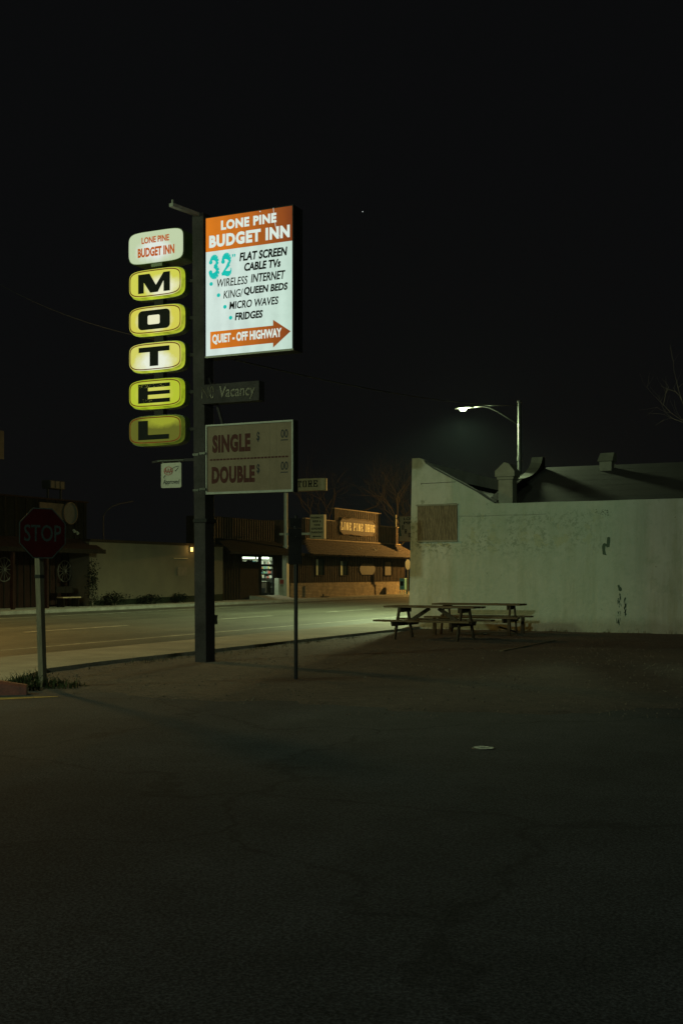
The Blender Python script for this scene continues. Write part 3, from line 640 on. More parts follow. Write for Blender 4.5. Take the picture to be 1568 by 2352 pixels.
def P2(x, y): p = cB(x, y); return p
L0, L1, hd = P2(763, 1143), P2(763, 1290), P2(1292, 1080)
ax = hd[0]; tip = P2(1440, 1137)
b.poly([(L0[0], BY - .004, L1[2]), (ax, BY - .004, L1[2] + .01), (ax, BY - .004, P2(1295, 1275)[2]), (tip[0], BY - .004, tip[2]), (ax, BY - .004, P2(1292, 1040)[2]), (ax, BY - .004, L0[2]), (L0[0], BY - .004, L0[2])], 'orange')
fit(b, 'QUIET - OFF HIGHWAY', cB, 780, 1258, 1168, 1365, 1195, 1105, f2, 'panel_txt', .042)
# crack across the header
for p, q in (((1293, 97), (1300, 160)), ((1300, 160), (1312, 250)), ((1312, 250), (1330, 310)), ((1330, 310), (1362, 352))):
    A, B = cB(*p), cB(*q); b.poly([(A[0], BY - .011, A[2]), (A[0] + .008, BY - .011, A[2]), (B[0] + .008, BY - .011, B[2]), (B[0], BY - .011, B[2])], 'panel_txt')
c = cB(1184, 127); b.poly([(c[0] + .012 * math.cos(t), BY - .011, c[2] + .012 * math.sin(t)) for t in range(6)], 'panel_txt')
f = b.build('face', bp, origin=(X0, BY, Z0), recalc=False); f.location = Vector((X0, BY, Z0)) - Vector((PX, PY, 0))

# neon vacancy sign (unlit tubes) and rate board
def cC(x, y, T=BY): return onY(276 + .312 * x, 802.8 + .312 * y, T)
VY = 18.26
v0, v1 = cC(600, 260, VY), cC(1022, 380, VY)
b = MB(); b.box(v0[0], v1[0], VY, VY + .2, cC(600, 403, VY)[2], cC(600, 262, VY)[2], 'steel_dark')
vo = b.build('vacancy_sign', pyl); vo['label'] = 'dark neon sign box reading NO Vacancy'; vo['org'] = (PX, PY, 0)
b = MB()
A, B = cC(725, 355, VY), cC(998, 262, VY)
fnv = lambda a, z: (a, VY - .012, z)
b.text('Vacancy', A[0], B[0], cC(860, 372, VY)[2], cC(725, 272, VY)[2], fnv, 'neon', .008, .1)
A, B = cC(608, 362, VY), cC(692, 272, VY); zt, zb = cC(608, 280, VY)[2], cC(608, 362, VY)[2]
xa, xb, xc, xd = A[0], A[0] + .13, A[0] + .17, B[0]
b.build('lettering', vo, origin=(PX, PY, 0), recalc=False); b = MB()
b.tube([(xa, VY - .02, zb), (xa, VY - .02, zt), (xb, VY - .02, zb), (xb, VY - .02, zt)], .005, 'neon_clear', 5); b.build('neon_tube', vo, origin=(PX, PY, 0)); b = MB()
b.tube([((xc + xd) / 2 + (xd - xc) / 2 * math.cos(t), VY - .02, (zt + zb) / 2 + (zt - zb) / 2 * math.sin(t)) for t in (k * math.pi / 9 for k in range(18))], .004, 'neon_clear', 5)
b.build('neon_tube', vo, origin=(PX, PY, 0), recalc=False)
RZ0, RZ1 = 3.06, 4.325; RX0, RX1 = X0, onY(674, 1050, BY)[0]
b = MB(); b.box(RX0, RX1, BY + .006, BY + .17, RZ0, RZ1, 'steel_black')
for bx in ((RX0, RX0 + .03, RZ0, RZ1), (RX1 - .03, RX1, RZ0, RZ1), (RX0 + .03, RX1 - .03, RZ0, RZ0 + .04), (RX0 + .03, RX1 - .03, RZ1 - .03, RZ1)):
    b.box(bx[0], bx[1], BY - .022, BY + .005, bx[2], bx[3], 'alum')
b.box(PX + .06, RX0 + .02, BY + .06, BY + .14, 3.95, 4.05, 'steel_black'); b.box(PX + .06, RX0 + .02, BY + .06, BY + .14, 3.3, 3.4, 'steel_black')
b.beam((PX + .1, BY + .1, 5.2), (RX0 + .3, BY + .1, 4.33), .04, .04, 'steel_dark')
rb = b.build('rate_board', pyl); rb['label'] = 'unlit cream rate board with red SINGLE and DOUBLE'; rb['org'] = (PX, PY, 0)
b = MB(); b.poly([(RX0 + .03, BY, RZ0 + .04), (RX1 - .03, BY, RZ0 + .04), (RX1 - .03, BY, RZ1 - .03), (RX0 + .03, BY, RZ1 - .03)], 'board')
fit(b, 'SINGLE', cC, 680, 765, 628, 960, 748, 618, f1, 'red_ink', .056, 0, 1.10)
fit(b, 'DOUBLE', cC, 675, 988, 862, 992, 978, 850, f1, 'red_ink', .056, 0, 1.10)
for y in (0, 237):
    fit(b, '$', cC, 1005, 682 + y, 605 + y, 1028, 680 + y, 605 + y, f1, 'logo_blue', .03)
    fit(b, '00', cC, 1183, 652 + y, 588 + y, 1236, 648 + y, 585 + y, f1, 'logo_blue', .012)
    A, B = cC(1182, 667 + y), cC(1236, 662 + y); b.poly([(A[0], BY - .004, A[2] - .008), (B[0], BY - .004, A[2] - .008), (B[0], BY - .004, A[2] + .008), (A[0], BY - .004, A[2] + .008)], 'logo_blue')
A, B = cC(662, 813), cC(1243, 787)
for k in range(23):
    x = A[0] + (B[0] - A[0]) * k / 23; z = (A[2] + B[2]) / 2; b.poly([(x, BY - .004, z - .014), (x + .055, BY - .004, z - .014), (x + .055, BY - .004, z + .014), (x, BY - .004, z + .014)], 'red_ink')
for x in (900, 1100, 1150):
    A, B = cC(x, 1040), cC(x, 560); b.poly([(A[0], BY - .002, RZ0 + .05), (A[0] + .004, BY - .002, RZ0 + .05), (A[0] + .004, BY - .002, RZ1 - .05), (A[0], BY - .002, RZ1 - .05)], 'post_wood')
b.build('face', rb, origin=(PX, PY, 0), recalc=False)

# association sign hanging beside the pole
AY = 18.30
def cD(x, y): return onY((560 + x * .3444) * .6272, (1640 + y * .3444) * .6272, AY)
c = cD(200, 130); asg = thing('hanging_sign', 'small white club approval plaque hanging from a bar below the letter L box', 'plaque', (c[0], AY, cD(200, 430)[2]))
b = MB(); A, B = cD(58, 143), cD(338, 128); zb = (A[2] + B[2]) / 2
b.tube([(A[0], AY, zb), (B[0], AY, zb)], .03, 'galv', 10); b.beam((B[0], AY, zb), (PX - .05, AY + .08, zb), .05, .05, 'steel_dark'); b.beam((A[0] - .16, AY + .05, zb - .01), (A[0], AY + .02, zb), .03, .04, 'steel_dark'); b.build('bar', asg)
x0, x1, z1, z0 = cD(90, 165)[0], cD(304, 160)[0], (cD(90, 165)[2] + cD(304, 155)[2]) / 2, (cD(95, 430)[2] + cD(304, 420)[2]) / 2
for xx in (x0 + .035, x1 - .045):
    b = MB(); b.beam((xx, AY, zb - .02), (xx, AY, z1 + .005), .018, .012, 'alum'); b.build('hanger', asg)
def rrect(x0, x1, z0, z1, r, y):
    o = []
    for cx, cz_, a in ((x1 - r, z1 - r, 0), (x0 + r, z1 - r, 90), (x0 + r, z0 + r, 180), (x1 - r, z0 + r, 270)):
        for k in range(6): t = R(a + 18 * k); o.append((cx + r * math.cos(t), y, cz_ + r * math.sin(t)))
    return o
b = MB(); b.prism(rrect(x0, x1, z0, z1, .03, AY - .006), rrect(x0, x1, z0, z1, .03, AY + .006), 'sign_white')
fA = lambda a, z: (a, AY - .010, z)
oc = cD(168, 246); rx, rz = .098, .080
def ell(k, s_=1.0): t = 2 * math.pi * k / 32; return (oc[0] + rx * s_ * math.cos(t), AY - .010, oc[2] + rz * s_ * math.sin(t))
for k in range(32): b.poly([ell(k), ell(k + 1), ell(k + 1, .86), ell(k, .86)], 'logo_red')
b.text('AAA', oc[0] - .085, oc[0] + .085, oc[2] - .048, oc[2] + .05, lambda a, z: (a, AY - .013, z), 'logo_red', .0, 0, .82)
sw = [cD(*p) for p in ((205, 222), (235, 205), (262, 196), (278, 197), (270, 215), (255, 235), (240, 248))]
b.tube([(p[0], AY - .010, p[2]) for p in sw], .004, 'logo_blue', 5, .006)
sw = [cD(*p) for p in ((138, 292), (122, 308), (122, 322), (132, 327))]; b.tube([(p[0], AY - .010, p[2]) for p in sw], .007, 'logo_blue', 5, .003)
A, B = cD(110, 402), cD(288, 352); b.text('Approved', A[0], B[0], z0 + .045, z0 + .155, fA, 'logo_blue', .008, .15)
b.build('plaque', asg, recalc=False)

# meter box on a short post beside the pylon foot
mp = onY(487, 1520, 18.75); mb_ = thing('meter_box', 'small grey metal box on a thin post at the foot of the motel pylon', 'utility box', (mp[0], mp[1], 0))
b = MB(); b.box(mp[0] - .02, mp[0] + .02, mp[1] - .02, mp[1] + .02, -.15, .72, 'box_grey'); b.build('post', mb_, bevel=.004)
zt, zb = onY(490, 1414, 18.7)[2], onY(490, 1434, 18.7)[2]
b = MB(); b.box(mp[0] - .045, mp[0] + .105, mp[1] - .09, mp[1] + .03, zb, zt, 'box_grey'); b.box(mp[0] - .055, mp[0] + .115, mp[1] - .1, mp[1] + .04, zt, zt + .012, 'box_grey'); b.build('box', mb_, bevel=.006)

# ------------------------------------------------------------------ stop sign at the corner
sp = G(99, 1578); st_ = thing('stop_sign', 'dim red octagonal stop sign on a leaning wooden post among weeds', 'stop sign', sp)
LE = R(-1.7)
def ln_(p):   # lean about the foot, in the picture's left-right direction (world x)
    q = Vector(p); h = q.z; return (sp[0] + q.x + math.tan(LE) * h * CA, sp[1] + q.y + math.tan(LE) * h * SA, q.z)
hw = .0445
b = MB(); b.prism([ln_((sx * hw, sy * hw, -.2)) for sx, sy in ((-1, -1), (1, -1), (1, 1), (-1, 1))], [ln_((sx * hw, sy * hw, 2.45)) for sx, sy in ((-1, -1), (1, -1), (1, 1), (-1, 1))], 'post_wood'); b.build('post', st_, bevel=.006)
b = MB()
for zz in (1.55,): b.prism([ln_((sx * (hw + .004), sy * (hw + .004), zz)) for sx, sy in ((-1, -1), (1, -1), (1, 1), (-1, 1))], [ln_((sx * (hw + .004), sy * (hw + .004), zz + .05)) for sx, sy in ((-1, -1), (1, -1), (1, 1), (-1, 1))], 'galv')
b.build('strap', st_)
# face: right edge turned away from the camera
rd = Vector((CA * .751 - SA * .66, SA * .751 + CA * .66, 0)).normalized(); nrm = Vector((rd.y, -rd.x, 0))
sc = Vector(onY(93.5, 1225, sp[1])); k_ = (93.5 - CX) / F; Yc = 16.6
x_, y_ = wpt(k_, Yc); sc = Vector((x_, y_, EYE + (HOR - 1225) / F * Yc)) + nrm * .07
def oct_(r, o):
    return [sc + rd * (r * math.cos(R(22.5 + 45 * k))) + Vector((0, 0, r * math.sin(R(22.5 + 45 * k)))) + nrm * o for k in range(8)]
RO = .355 / math.cos(R(22.5))
b = MB(); b.prism(oct_(RO, -.003), oct_(RO, .0), 'chan', True, False)
ro, ri = oct_(RO, .001), oct_(RO * .955, .001)
for k in range(8): b.poly([ro[k], ro[(k + 1) % 8], ri[(k + 1) % 8], ri[k]], 'stop_white')
b.poly(oct_(RO * .955, .0015), 'stop_red')
b.text('STOP', -.285, .285, -.118, .118, lambda a, z: sc + rd * a + Vector((0, 0, z)) + nrm * .004, 'stop_white', .012)
b.build('sign_face', st_, recalc=False)
# weeds round its foot
def weed(name, c, n, rad, hmin, hmax, label, m='leaf', seed=3, group=None):
    r_ = random.Random(seed); b = MB(); i = b.mi(m)
    for k in range(n):
        a = r_.random() * 6.28; rr = rad * math.sqrt(r_.random()); p = Vector((c[0] + rr * math.cos(a), c[1] + rr * math.sin(a), dirt_z(c[0], c[1]) - .02))
        h = r_.uniform(hmin, hmax) * (1.15 - rr / rad * .6); a2 = r_.random() * 6.28; le = r_.uniform(.1, .7) * h; w = r_.uniform(.005, .012); s_ = Vector((-math.sin(a2), math.cos(a2), 0)) * w; d = Vector((math.cos(a2), math.sin(a2), 0))
        p1 = p + d * le * .35 + Vector((0, 0, h * .6)); p2 = p + d * le + Vector((0, 0, h * r_.uniform(.8, 1)))
        v = [b.bm.verts.new(q) for q in (p - s_, p + s_, p1 + s_ * .8, p1 - s_ * .8, p2)]
        b.face([v[0], v[1], v[2], v[3]], i); b.face([v[3], v[2], v[4]], i)
        if r_.random() < .4:
            for q in range(3):
                c2 = p1 + Vector((r_.uniform(-.04, .04), r_.uniform(-.04, .04), r_.uniform(-.05, .08))); e = Vector((r_.uniform(-1, 1), r_.uniform(-1, 1), r_.uniform(-.5, 1))) * .035
                b.poly([c2, c2 + e, c2 + e.cross(Vector((.3, .5, 1))) * .4 + e * .5], m)
    return tag(b.build(name, recalc=False), label, 'weeds', group)
weed('weed_clump', (sp[0] - .18, sp[1] - .02), 260, .46, .10, .34, 'tall green weed clump round the foot of the stop sign post', seed=3)
weed('weed_clump', (sp[0] + .30, sp[1] + .14), 130, .32, .06, .20, 'lower weeds just right of the stop sign post', seed=4)

b = MB(); r_ = random.Random(12)
for k in range(420):
    t = r_.random(); x = -12.3 + r_.gauss(0, .10); y = 14.6 + t * 17.5
    if r_.random() < .45: x, y = r_.uniform(-12.2, 4.5), 32.25 + r_.gauss(0, .08)
    if mnoise.noise((x * .6, y * .6, 4)) < -.05: continue
    z = dirt_z(x, y) - .01; h = r_.uniform(.03, .16)
    for q in range(4):
        a = r_.random() * 6.28; p = Vector((x + r_.gauss(0, .03), y + r_.gauss(0, .03), z)); tip = p + Vector((math.cos(a) * h * .6, math.sin(a) * h * .6, h)); sd_ = Vector((-math.sin(a), math.cos(a), 0)) * .005
        b.poly([p - sd_, p + sd_, tip], 'leaf' if q % 2 else 'stone')
g = b.build('dry_grass', recalc=False); g['kind'] = 'stuff'
# ------------------------------------------------------------------ narrow post with two small signs seen from the side
np_ = G(679, 1561); ns = thing('parking_sign', 'thin dark post carrying two small dark sign plates, in front of the drugstore view', 'sign post', np_)
b = MB(); b.box(np_[0] - .012, np_[0] + .026, np_[1] - .02, np_[1] + .02, -.2, 2.5, 'steel_black'); b.box(np_[0] - .018, np_[0] - .012, np_[1] - .022, np_[1] + .018, -.2, 2.35, 'chan'); b.build('post', ns)
sd = Vector((CA, SA, 0))
def plate(z0, z1, w, off, m):
    b = MB(); c0 = Vector((np_[0], np_[1], 0)) + Vector((SA, -CA, 0)) * .04 + sd * off; e = (sd * .85 + Vector((-SA, CA, 0)) * .5).normalized()
    n_ = Vector((e.y, -e.x, 0)); pts = [c0 - e * w, c0 + e * w]
    b.prism([pts[0] + Vector((0, 0, z0)), pts[1] + Vector((0, 0, z0)), pts[1] + Vector((0, 0, z1)), pts[0] + Vector((0, 0, z1))], [p + n_ * .003 for p in (pts[0] + Vector((0, 0, z0)), pts[1] + Vector((0, 0, z0)), pts[1] + Vector((0, 0, z1)), pts[0] + Vector((0, 0, z1)))], m)
    return b.build('sign_plate', ns, bevel=.0)
plate(1.76, 2.30, .115, -.01, 'steel_black'); plate(2.315, 2.46, .10, .0, 'steel_black')
b = MB(); b.disc((np_[0] + .005, np_[1] - .055, 2.33), 'y', .008, .01, 'alum', 8); b.build('bolt', ns); b = MB(); b.disc((np_[0] + .03, np_[1] - .055, 2.18), 'y', .008, .01, 'galv', 8); b.build('bolt', ns)

# ------------------------------------------------------------------ picnic tables
def picnic(loc, rz, label, style):
    t = thing('picnic_table', label, 'picnic table', (0, 0, 0), 'weathered picnic tables by the plaster wall'); L = 1.22; H = .82; W = .36
    r_ = random.Random(9 + style)
    b = MB()
    for k in range(5):
        y = -W + .075 + k * (2 * W - .15) / 4; j = r_.uniform(-.02, .02); b.box(-L + j, L + j, y - .068, y + .068, H - .045 + r_.uniform(-.004, .004), H, 'table_wood')
    b.build('tabletop', t, bevel=.006)
    for s_ in (-1, 1):
        b = MB()
        for q in (-1, 1): b.box(-L - .06, L + .06, s_ * .66 + q * .072 - .066, s_ * .66 + q * .072 + .066, .44, .483, 'table_wood')
        b.build('seat', t, bevel=.006)
    for e in (-1, 1):
        x = e * (.84 if style == 0 else .92)
        for s_ in (-1, 1):
            b = MB()
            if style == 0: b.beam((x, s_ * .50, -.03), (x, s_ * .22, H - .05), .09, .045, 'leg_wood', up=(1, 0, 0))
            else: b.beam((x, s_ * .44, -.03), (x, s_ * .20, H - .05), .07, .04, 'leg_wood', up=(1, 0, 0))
            b.build('leg', t, bevel=.005)
        b = MB(); xo = x - e * .05
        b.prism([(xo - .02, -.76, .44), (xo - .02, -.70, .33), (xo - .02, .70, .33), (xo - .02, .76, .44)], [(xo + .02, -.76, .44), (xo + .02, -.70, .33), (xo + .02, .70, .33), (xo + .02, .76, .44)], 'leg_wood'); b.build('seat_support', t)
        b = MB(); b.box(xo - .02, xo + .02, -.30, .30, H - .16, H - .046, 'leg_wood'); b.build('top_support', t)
        if style == 0: b = MB(); b.beam((x - e * .08, 0, .37), (e * .12, 0, H - .06), .09, .04, 'leg_wood', up=(0, 1, 0)); b.build('brace', t)
        else:
            for s_ in (-1, 1): b = MB(); b.box(x + e * .1 - .04, x + e * .1 + .04, s_ * .66 - .035, s_ * .66 + .035, -.03, .44, 'leg_wood'); b.build('seat_post', t)
            b = MB(); b.beam((x, .42, .05), (x - e * .3, -.3, .22), .06, .035, 'leg_wood'); b.build('brace', t)
    t.location = loc; t.rotation_euler = (0, 0, rz); return t
picnic((-10.22, 27.15, .012), R(-4.9), 'nearer weathered picnic table with A-frame legs and crossed braces, left end before the street', 0)
picnic((-10.05, 30.1, .012), R(1.0), 'farther weathered picnic table with straight seat posts, close against the white plaster wall', 1)
# timber edging of the table pad, litter, valve cover
A, B = G(1150, 1497, .0), G(1272, 1472, .0); b = MB(); b.beam((A[0], A[1], .0), (B[0], B[1], .0), .08, .05, 'post_wood'); tag(b.build('edging_timber'), 'low dark edging timber lying in the dirt right of the picnic tables', 'timber edging')
def crumple(name, c, r, m, label, cat, seed, flat=.6):
    r_ = random.Random(seed); bm_ = MB(); bmesh.ops.create_icosphere(bm_.bm, subdivisions=2, radius=r); bm_.mi(m)
    for v in bm_.bm.verts: v.co *= r_.uniform(.6, 1.15); v.co.z = v.co.z * flat + r * flat * .7; v.co += Vector(c)
    return tag(bm_.build(name), label, cat)
p = G(1113, 1459); crumple('paper_scrap', (p[0], p[1], .0), .06, 'paper', 'crumpled white paper scrap lying under the picnic tables', 'litter', 2)
p = onX(746, 1371, -34.0); b = MB(); b.box(p[0] - .1, p[0] + .1, p[1] - .5, p[1] + .5, .13, .18, 'steel_black'); b.tube([(p[0], p[1] - .25, .12), (p[0], p[1] - .25, .34)], .07, 'steel_black', 8, .04); b.box(p[0] - .08, p[0] + .08, p[1] + .1, p[1] + .35, .10, .13, 'steel_black'); b.box(p[0] - .08, p[0] + .08, p[1] - .4, p[1] - .2, .10, .13, 'steel_black'); tag(b.build('rubbish'), 'dark scrap of rubbish lying on the pavement below the brick wall', 'rubbish')
p = G(38, 1513, ROADZ); crumple('rag', (p[0], p[1], ROADZ), .09, 'steel_black', 'small dark rag lying on the near edge of the highway', 'litter', 4, .4)
p = G(1110, 1719, -.02); vc = thing('valve_cover', 'small round pale valve cover set in the dark asphalt', 'valve cover', p)
b = MB(); b.ring((p[0], p[1], -.018), 'z', .105, .005, 'tar', 24, 6); b.build('rim', vc); b = MB(); b.disc((p[0], p[1], -.017), 'z', .094, .012, 'chan', 24); b.box(p[0] - .05, p[0] + .05, p[1] - .01, p[1] + .01, -.011, -.008, 'chan'); b.build('lid', vc)

# ------------------------------------------------------------------ white plaster building on the right
WY = 32.4; WX = -13.0
pb = thing('plaster_building', 'white plaster building with a stepped sloping parapet, a boarded window and peeling paint', 'building', (WX, WY, 0))
prof = [(-13.0, -.2), (9.0, -.2), (9.0, 3.66), (-10.62, 3.64)]
pe = [(946, 1053), (962, 1052), (972, 1056), (976, 1064), (995, 1077), (1046, 1104), (1094, 1130), (1118, 1146), (1135, 1156)]
top = [onY(u, v, WY) for u, v in pe]
outl = [(-13.0, -.2)] + [(9.0, -.2), (9.0, 3.66)] + [(p[0], p[2]) for p in reversed(top)]
# slightly irregular parapet line
seg = []
for x in [8.0 - k * .45 for k in range(41)]:
    if x > -10.3: seg.append((x, 3.645 + .012 * mnoise.noise((x * 1.3, 0, 0)) + .006 * mnoise.noise((x * 5, 3, 0))))
outl = [(-13.0, -.2), (9.0, -.2), (9.0, 3.66)] + seg + [(p[0], p[2]) for p in reversed(top)]
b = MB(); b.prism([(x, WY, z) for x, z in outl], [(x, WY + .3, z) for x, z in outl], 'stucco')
# bare patches where the paint has come off
def c6(x, y): p = onY(1154 + .28 * x, 878 + .28 * y, WY); return (p[0], WY - .003, p[2])
b.poly([c6(*q) for q in ((855, 1272), (868, 1268), (880, 1275), (879, 1310), (874, 1350), (852, 1356), (842, 1342), (838, 1375), (845, 1408), (852, 1420), (835, 1417), (818, 1412), (812, 1350), (818, 1328), (832, 1318), (850, 1326), (852, 1300))], 'green_paint')
b.poly([c6(*q) for q in ((938, 1668), (952, 1659), (960, 1676), (974, 1688), (976, 1706), (966, 1716), (948, 1708), (946, 1690))], 'green_paint')
r_ = random.Random(3)
for k in range(75):
    xx = r_.choice((940, 948, 958, 1000, 1004)) + r_.gauss(0, 5); yy = r_.uniform(1735, 1985) if xx < 980 else r_.uniform(1765, 1910)
    w, h = r_.uniform(1.5, 5), r_.uniform(5, 22); b.poly([c6(xx - w, yy), c6(xx, yy - h), c6(xx + w, yy + r_.uniform(-4, 4)), c6(xx + r_.uniform(-3, 3), yy + h)], 'green_paint')
for k in range(26):
    xx, yy = r_.uniform(760, 890), 1065 + r_.gauss(0, 14); w, h = r_.uniform(2, 9), r_.uniform(1, 5); b.poly([c6(xx - w, yy), c6(xx, yy - h), c6(xx + w, yy), c6(xx, yy + h)], 'green_paint')
# hairline joints and conduits
def strip(pts, w, m, o=.004):
    for p, q in zip(pts, pts[1:]): b.poly([(p[0], WY - o, p[2] - w), (q[0], WY - o, q[2] - w), (q[0], WY - o, q[2] + w), (p[0], WY - o, p[2] + w)], m)
def c5(x, y): return onY(827.9 + .272 * x, 878 + .272 * y, WY)
strip([c5(512, 856), c5(620, 851), c5(803, 841)], .008, 'tar'); strip([c5(520, 1036), c5(810, 1023)], .007, 'tar', .005)
b.poly([(c5(512, 0)[0] - .01, WY - .004, c5(512, 866)[2]), (c5(512, 0)[0] + .008, WY - .004, c5(512, 866)[2]), (c5(512, 0)[0] + .008, WY - .004, c5(512, 850)[2]), (c5(512, 0)[0] - .01, WY - .004, c5(512, 850)[2])], 'tar')
strip([c5(820, 1130), c5(1000, 1131), c5(1200, 1122), c5(1400, 1120), c5(1568, 1112)], .004, 'dark_cap', .003)
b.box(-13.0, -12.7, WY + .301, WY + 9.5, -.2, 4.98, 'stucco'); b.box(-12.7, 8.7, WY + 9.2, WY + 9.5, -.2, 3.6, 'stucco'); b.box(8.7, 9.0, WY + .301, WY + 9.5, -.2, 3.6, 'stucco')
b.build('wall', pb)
b = MB(); i = b.mi('dark_cap')
tp = [(p[0], p[2]) for p in top][3:]
for (xa, za), (xb, zb_) in zip(tp, tp[1:]): b.prism([(xa, WY + .02, za + .001), (xb, WY + .02, zb_ + .001), (xb, WY + .02, zb_ + .035), (xa, WY + .02, za + .045)], [(xa, WY + .36, za + .001), (xb, WY + .36, zb_ + .001), (xb, WY + .36, zb_ + .035), (xa, WY + .36, za + .045)], 'dark_cap')
b.build('coping', pb)
b = MB(); b.poly([(-12.69, WY + .301, 4.6), (-10.3, WY + .301, 3.5), (-10.3, WY + 9.2, 3.5), (-12.69, WY + 9.2, 4.6)], 'dark_roof'); b.build('shed_roof', pb)
# boarded window
A, B = c5(481, 1345), c5(817, 1032)
b = MB(); b.box(A[0], B[0], WY - .03, WY - .002, A[2] + .03, B[2] - .02, 'ply'); wb = b.build('window_board', pb)
b = MB(); b.box(A[0] - .03, B[0] + .02, WY - .05, WY - .002, B[2] - .018, B[2] + .025, 'vent_grey'); b.build('lintel', wb, origin=(WX, WY, 0)); b = MB(); b.box(A[0] - .01, B[0] + .01, WY - .06, WY - .002, A[2] - .02, A[2] + .028, 'vent_grey'); b.build('sill', wb, origin=(WX, WY, 0))
# chimney with a gabled cap
c = onY(1164.5, 1157, WY + .7); hw_ = .215
b = MB(); b.box(c[0] - hw_, c[0] + hw_, WY + .5, WY + .93, 2.8, 4.36, 'vent_grey'); b.box(c[0] - .25, c[0] + .25, WY + .46, WY + .97, 4.361, 4.44, 'vent_grey')
z0 = 4.441
b.prism([(c[0] - .295, WY + .42, z0), (c[0] + .295, WY + .42, z0), (c[0] + .295, WY + .42, z0 + .16), (c[0] + .12, WY + .42, z0 + .38), (c[0] - .02, WY + .42, z0 + .42), (c[0] - .295, WY + .42, z0 + .17)],
        [(c[0] - .295, WY + 1.0, z0), (c[0] + .295, WY + 1.0, z0), (c[0] + .295, WY + 1.0, z0 + .16), (c[0] + .12, WY + 1.0, z0 + .38), (c[0] - .02, WY + 1.0, z0 + .42), (c[0] - .295, WY + 1.0, z0 + .17)], 'vent_grey')
b.build('chimney', pb, bevel=.01)
# pitched roof behind the parapet, with a curved gable end and a roof vent
b = MB(); ex, e1 = -10.9, 12.0
b.prism([(ex, WY + .5, 3.25), (e1, WY + .5, 3.25), (e1, 40.0, 5.33), (ex, 40.0, 5.33)], [(ex, WY + .5, 3.1), (e1, WY + .5, 3.1), (e1, 40.0, 5.18), (ex, 40.0, 5.18)], 'grey_roof')
for k in range(1, 9):
    t = k / 9; y, z = WY + .5 + t * (7.1), 3.25 + t * 2.08; b.poly([(ex, y - .01, z + .001), (e1, y - .01, z + .001), (e1, y + .02, z + .012), (ex, y + .02, z + .012)], 'grey_roof')
b.poly([(ex, 40.0, 5.329), (e1, 40.0, 5.329), (e1, 46, 3.2), (ex, 46, 3.2)], 'grey_roof')
b.build('roof', pb)
ys = [37.2, 37.6, 38.1, 38.6, 39.0, 39.3, 39.45, 39.8]; zs = [4.74, 4.80, 4.90, 5.04, 5.22, 5.42, 5.64, 5.66]
pts = [(y, z) for y, z in zip(ys, zs)]
b = MB(); oo = [(33.0, 2.6), (33.0, 3.42)] + pts + [(39.86, 5.25), (46, 3.1), (46, 2.6)]
b.prism([(-11.25, y, z) for y, z in oo], [(-10.905, y, z) for y, z in oo], 'dark_wood')
for (ya, za), (yb, zb_) in zip(pts, pts[1:]): b.poly([(-11.27, ya, za + .004), (-10.885, ya, za + .004), (-10.885, yb, zb_ + .004), (-11.27, yb, zb_ + .004)], 'vent_grey')  # pale strip paints the lit top of the gable edge as colour
b.build('gable_end', pb)
c = onY(1393, 1062, 39.3)
b = MB(); b.box(c[0] - .2, c[0] + .2, 39.05, 39.5, 5.0, 5.36, 'vent_grey'); b.build('vent_neck', pb) if False else None
b.prism([(c[0] - .25, 38.95, 5.37), (c[0] + .25, 38.95, 5.37), (c[0] + .25, 39.6, 5.37), (c[0] - .25, 39.6, 5.37)], [(c[0] - .2, 39.2, 5.66), (c[0] + .25, 39.2, 5.66), (c[0] + .25, 39.6, 5.66), (c[0] - .2, 39.6, 5.66)], 'vent_grey')
b.build('roof_vent', pb)

# ------------------------------------------------------------------ street lamps
def street_lamp(label, lens):
    t = thing('street_lamp', label, 'street lamp', (0, 0, 0), 'street lamps along the highway')
    b = MB(); b.tube([(0, 0, -.2), (0, 0, 4), (0, 0, 8.72)], .105, 'galv', 12, .075); b.disc((0, 0, 8.76), 'z', .09, .09, 'galv', 12); b.disc((0, 0, 6.4), 'z', .105, .16, 'galv', 12); b.disc((0, 0, .12), 'z', .2, .2, 'galv', 12); b.build('pole', t, smooth=False)
    b = MB(); b.tube([(0, 0, 7.78), (-.5, 0, 8.13), (-.95, 0, 8.42), (-1.3, 0, 8.60), (-1.65, 0, 8.68), (-2.1, 0, 8.66)], .042, 'galv', 8, .032); b.tube([(0, 0, 8.6), (-.8, 0, 8.65), (-1.6, 0, 8.70)], .014, 'galv', 6); b.build('arm', t, smooth=True)
    b = MB()
    sec = [(-2.0, .05, .05, 8.66), (-2.15, .11, .075, 8.66), (-2.45, .17, .085, 8.655), (-2.7, .15, .07, 8.65), (-2.82, .06, .03, 8.645)]
    rings = [[(x, w * math.cos(a), z + (h if math.sin(a) > 0 else .03) * math.sin(a)) for a in (k * math.pi / 6 for k in range(12))] for x, w, h, z in sec]
    for A, B in zip(rings, rings[1:]): b.prism(A, B, 'galv', False, False)
    b.poly(rings[0], 'galv'); b.poly(rings[-1], 'galv'); hd = b.build('lamp_head', t, smooth=True)
    b = MB()
    N_ = 14; lr = [[(-2.46 + a_ * math.cos(2 * math.pi * k / N_), a_ * .72 * math.sin(2 * math.pi * k / N_), z_) for k in range(N_)] for a_, z_ in ((.05, 8.52), (.11, 8.53), (.155, 8.57), (.165, 8.635))]
    [b.prism(A, B, lens, A is lr[0], B is lr[-1]) for A, B in zip(lr, lr[1:])]; b.build('lens', hd, origin=(0, 0, 0)); return t
L1 = (-14.0, 47.2, 0)
lampA = street_lamp('lit street lamp with curved arm and dazzling greenish light, rising behind the white building', 'lens'); lampA.location = L1
lamp('street_lamp_light', (L1[0] - 2.46, L1[1], 8.40), LED, P_LED_FAR, size=.5, spot=158, aim=(0, 0, -1), blend=.4)
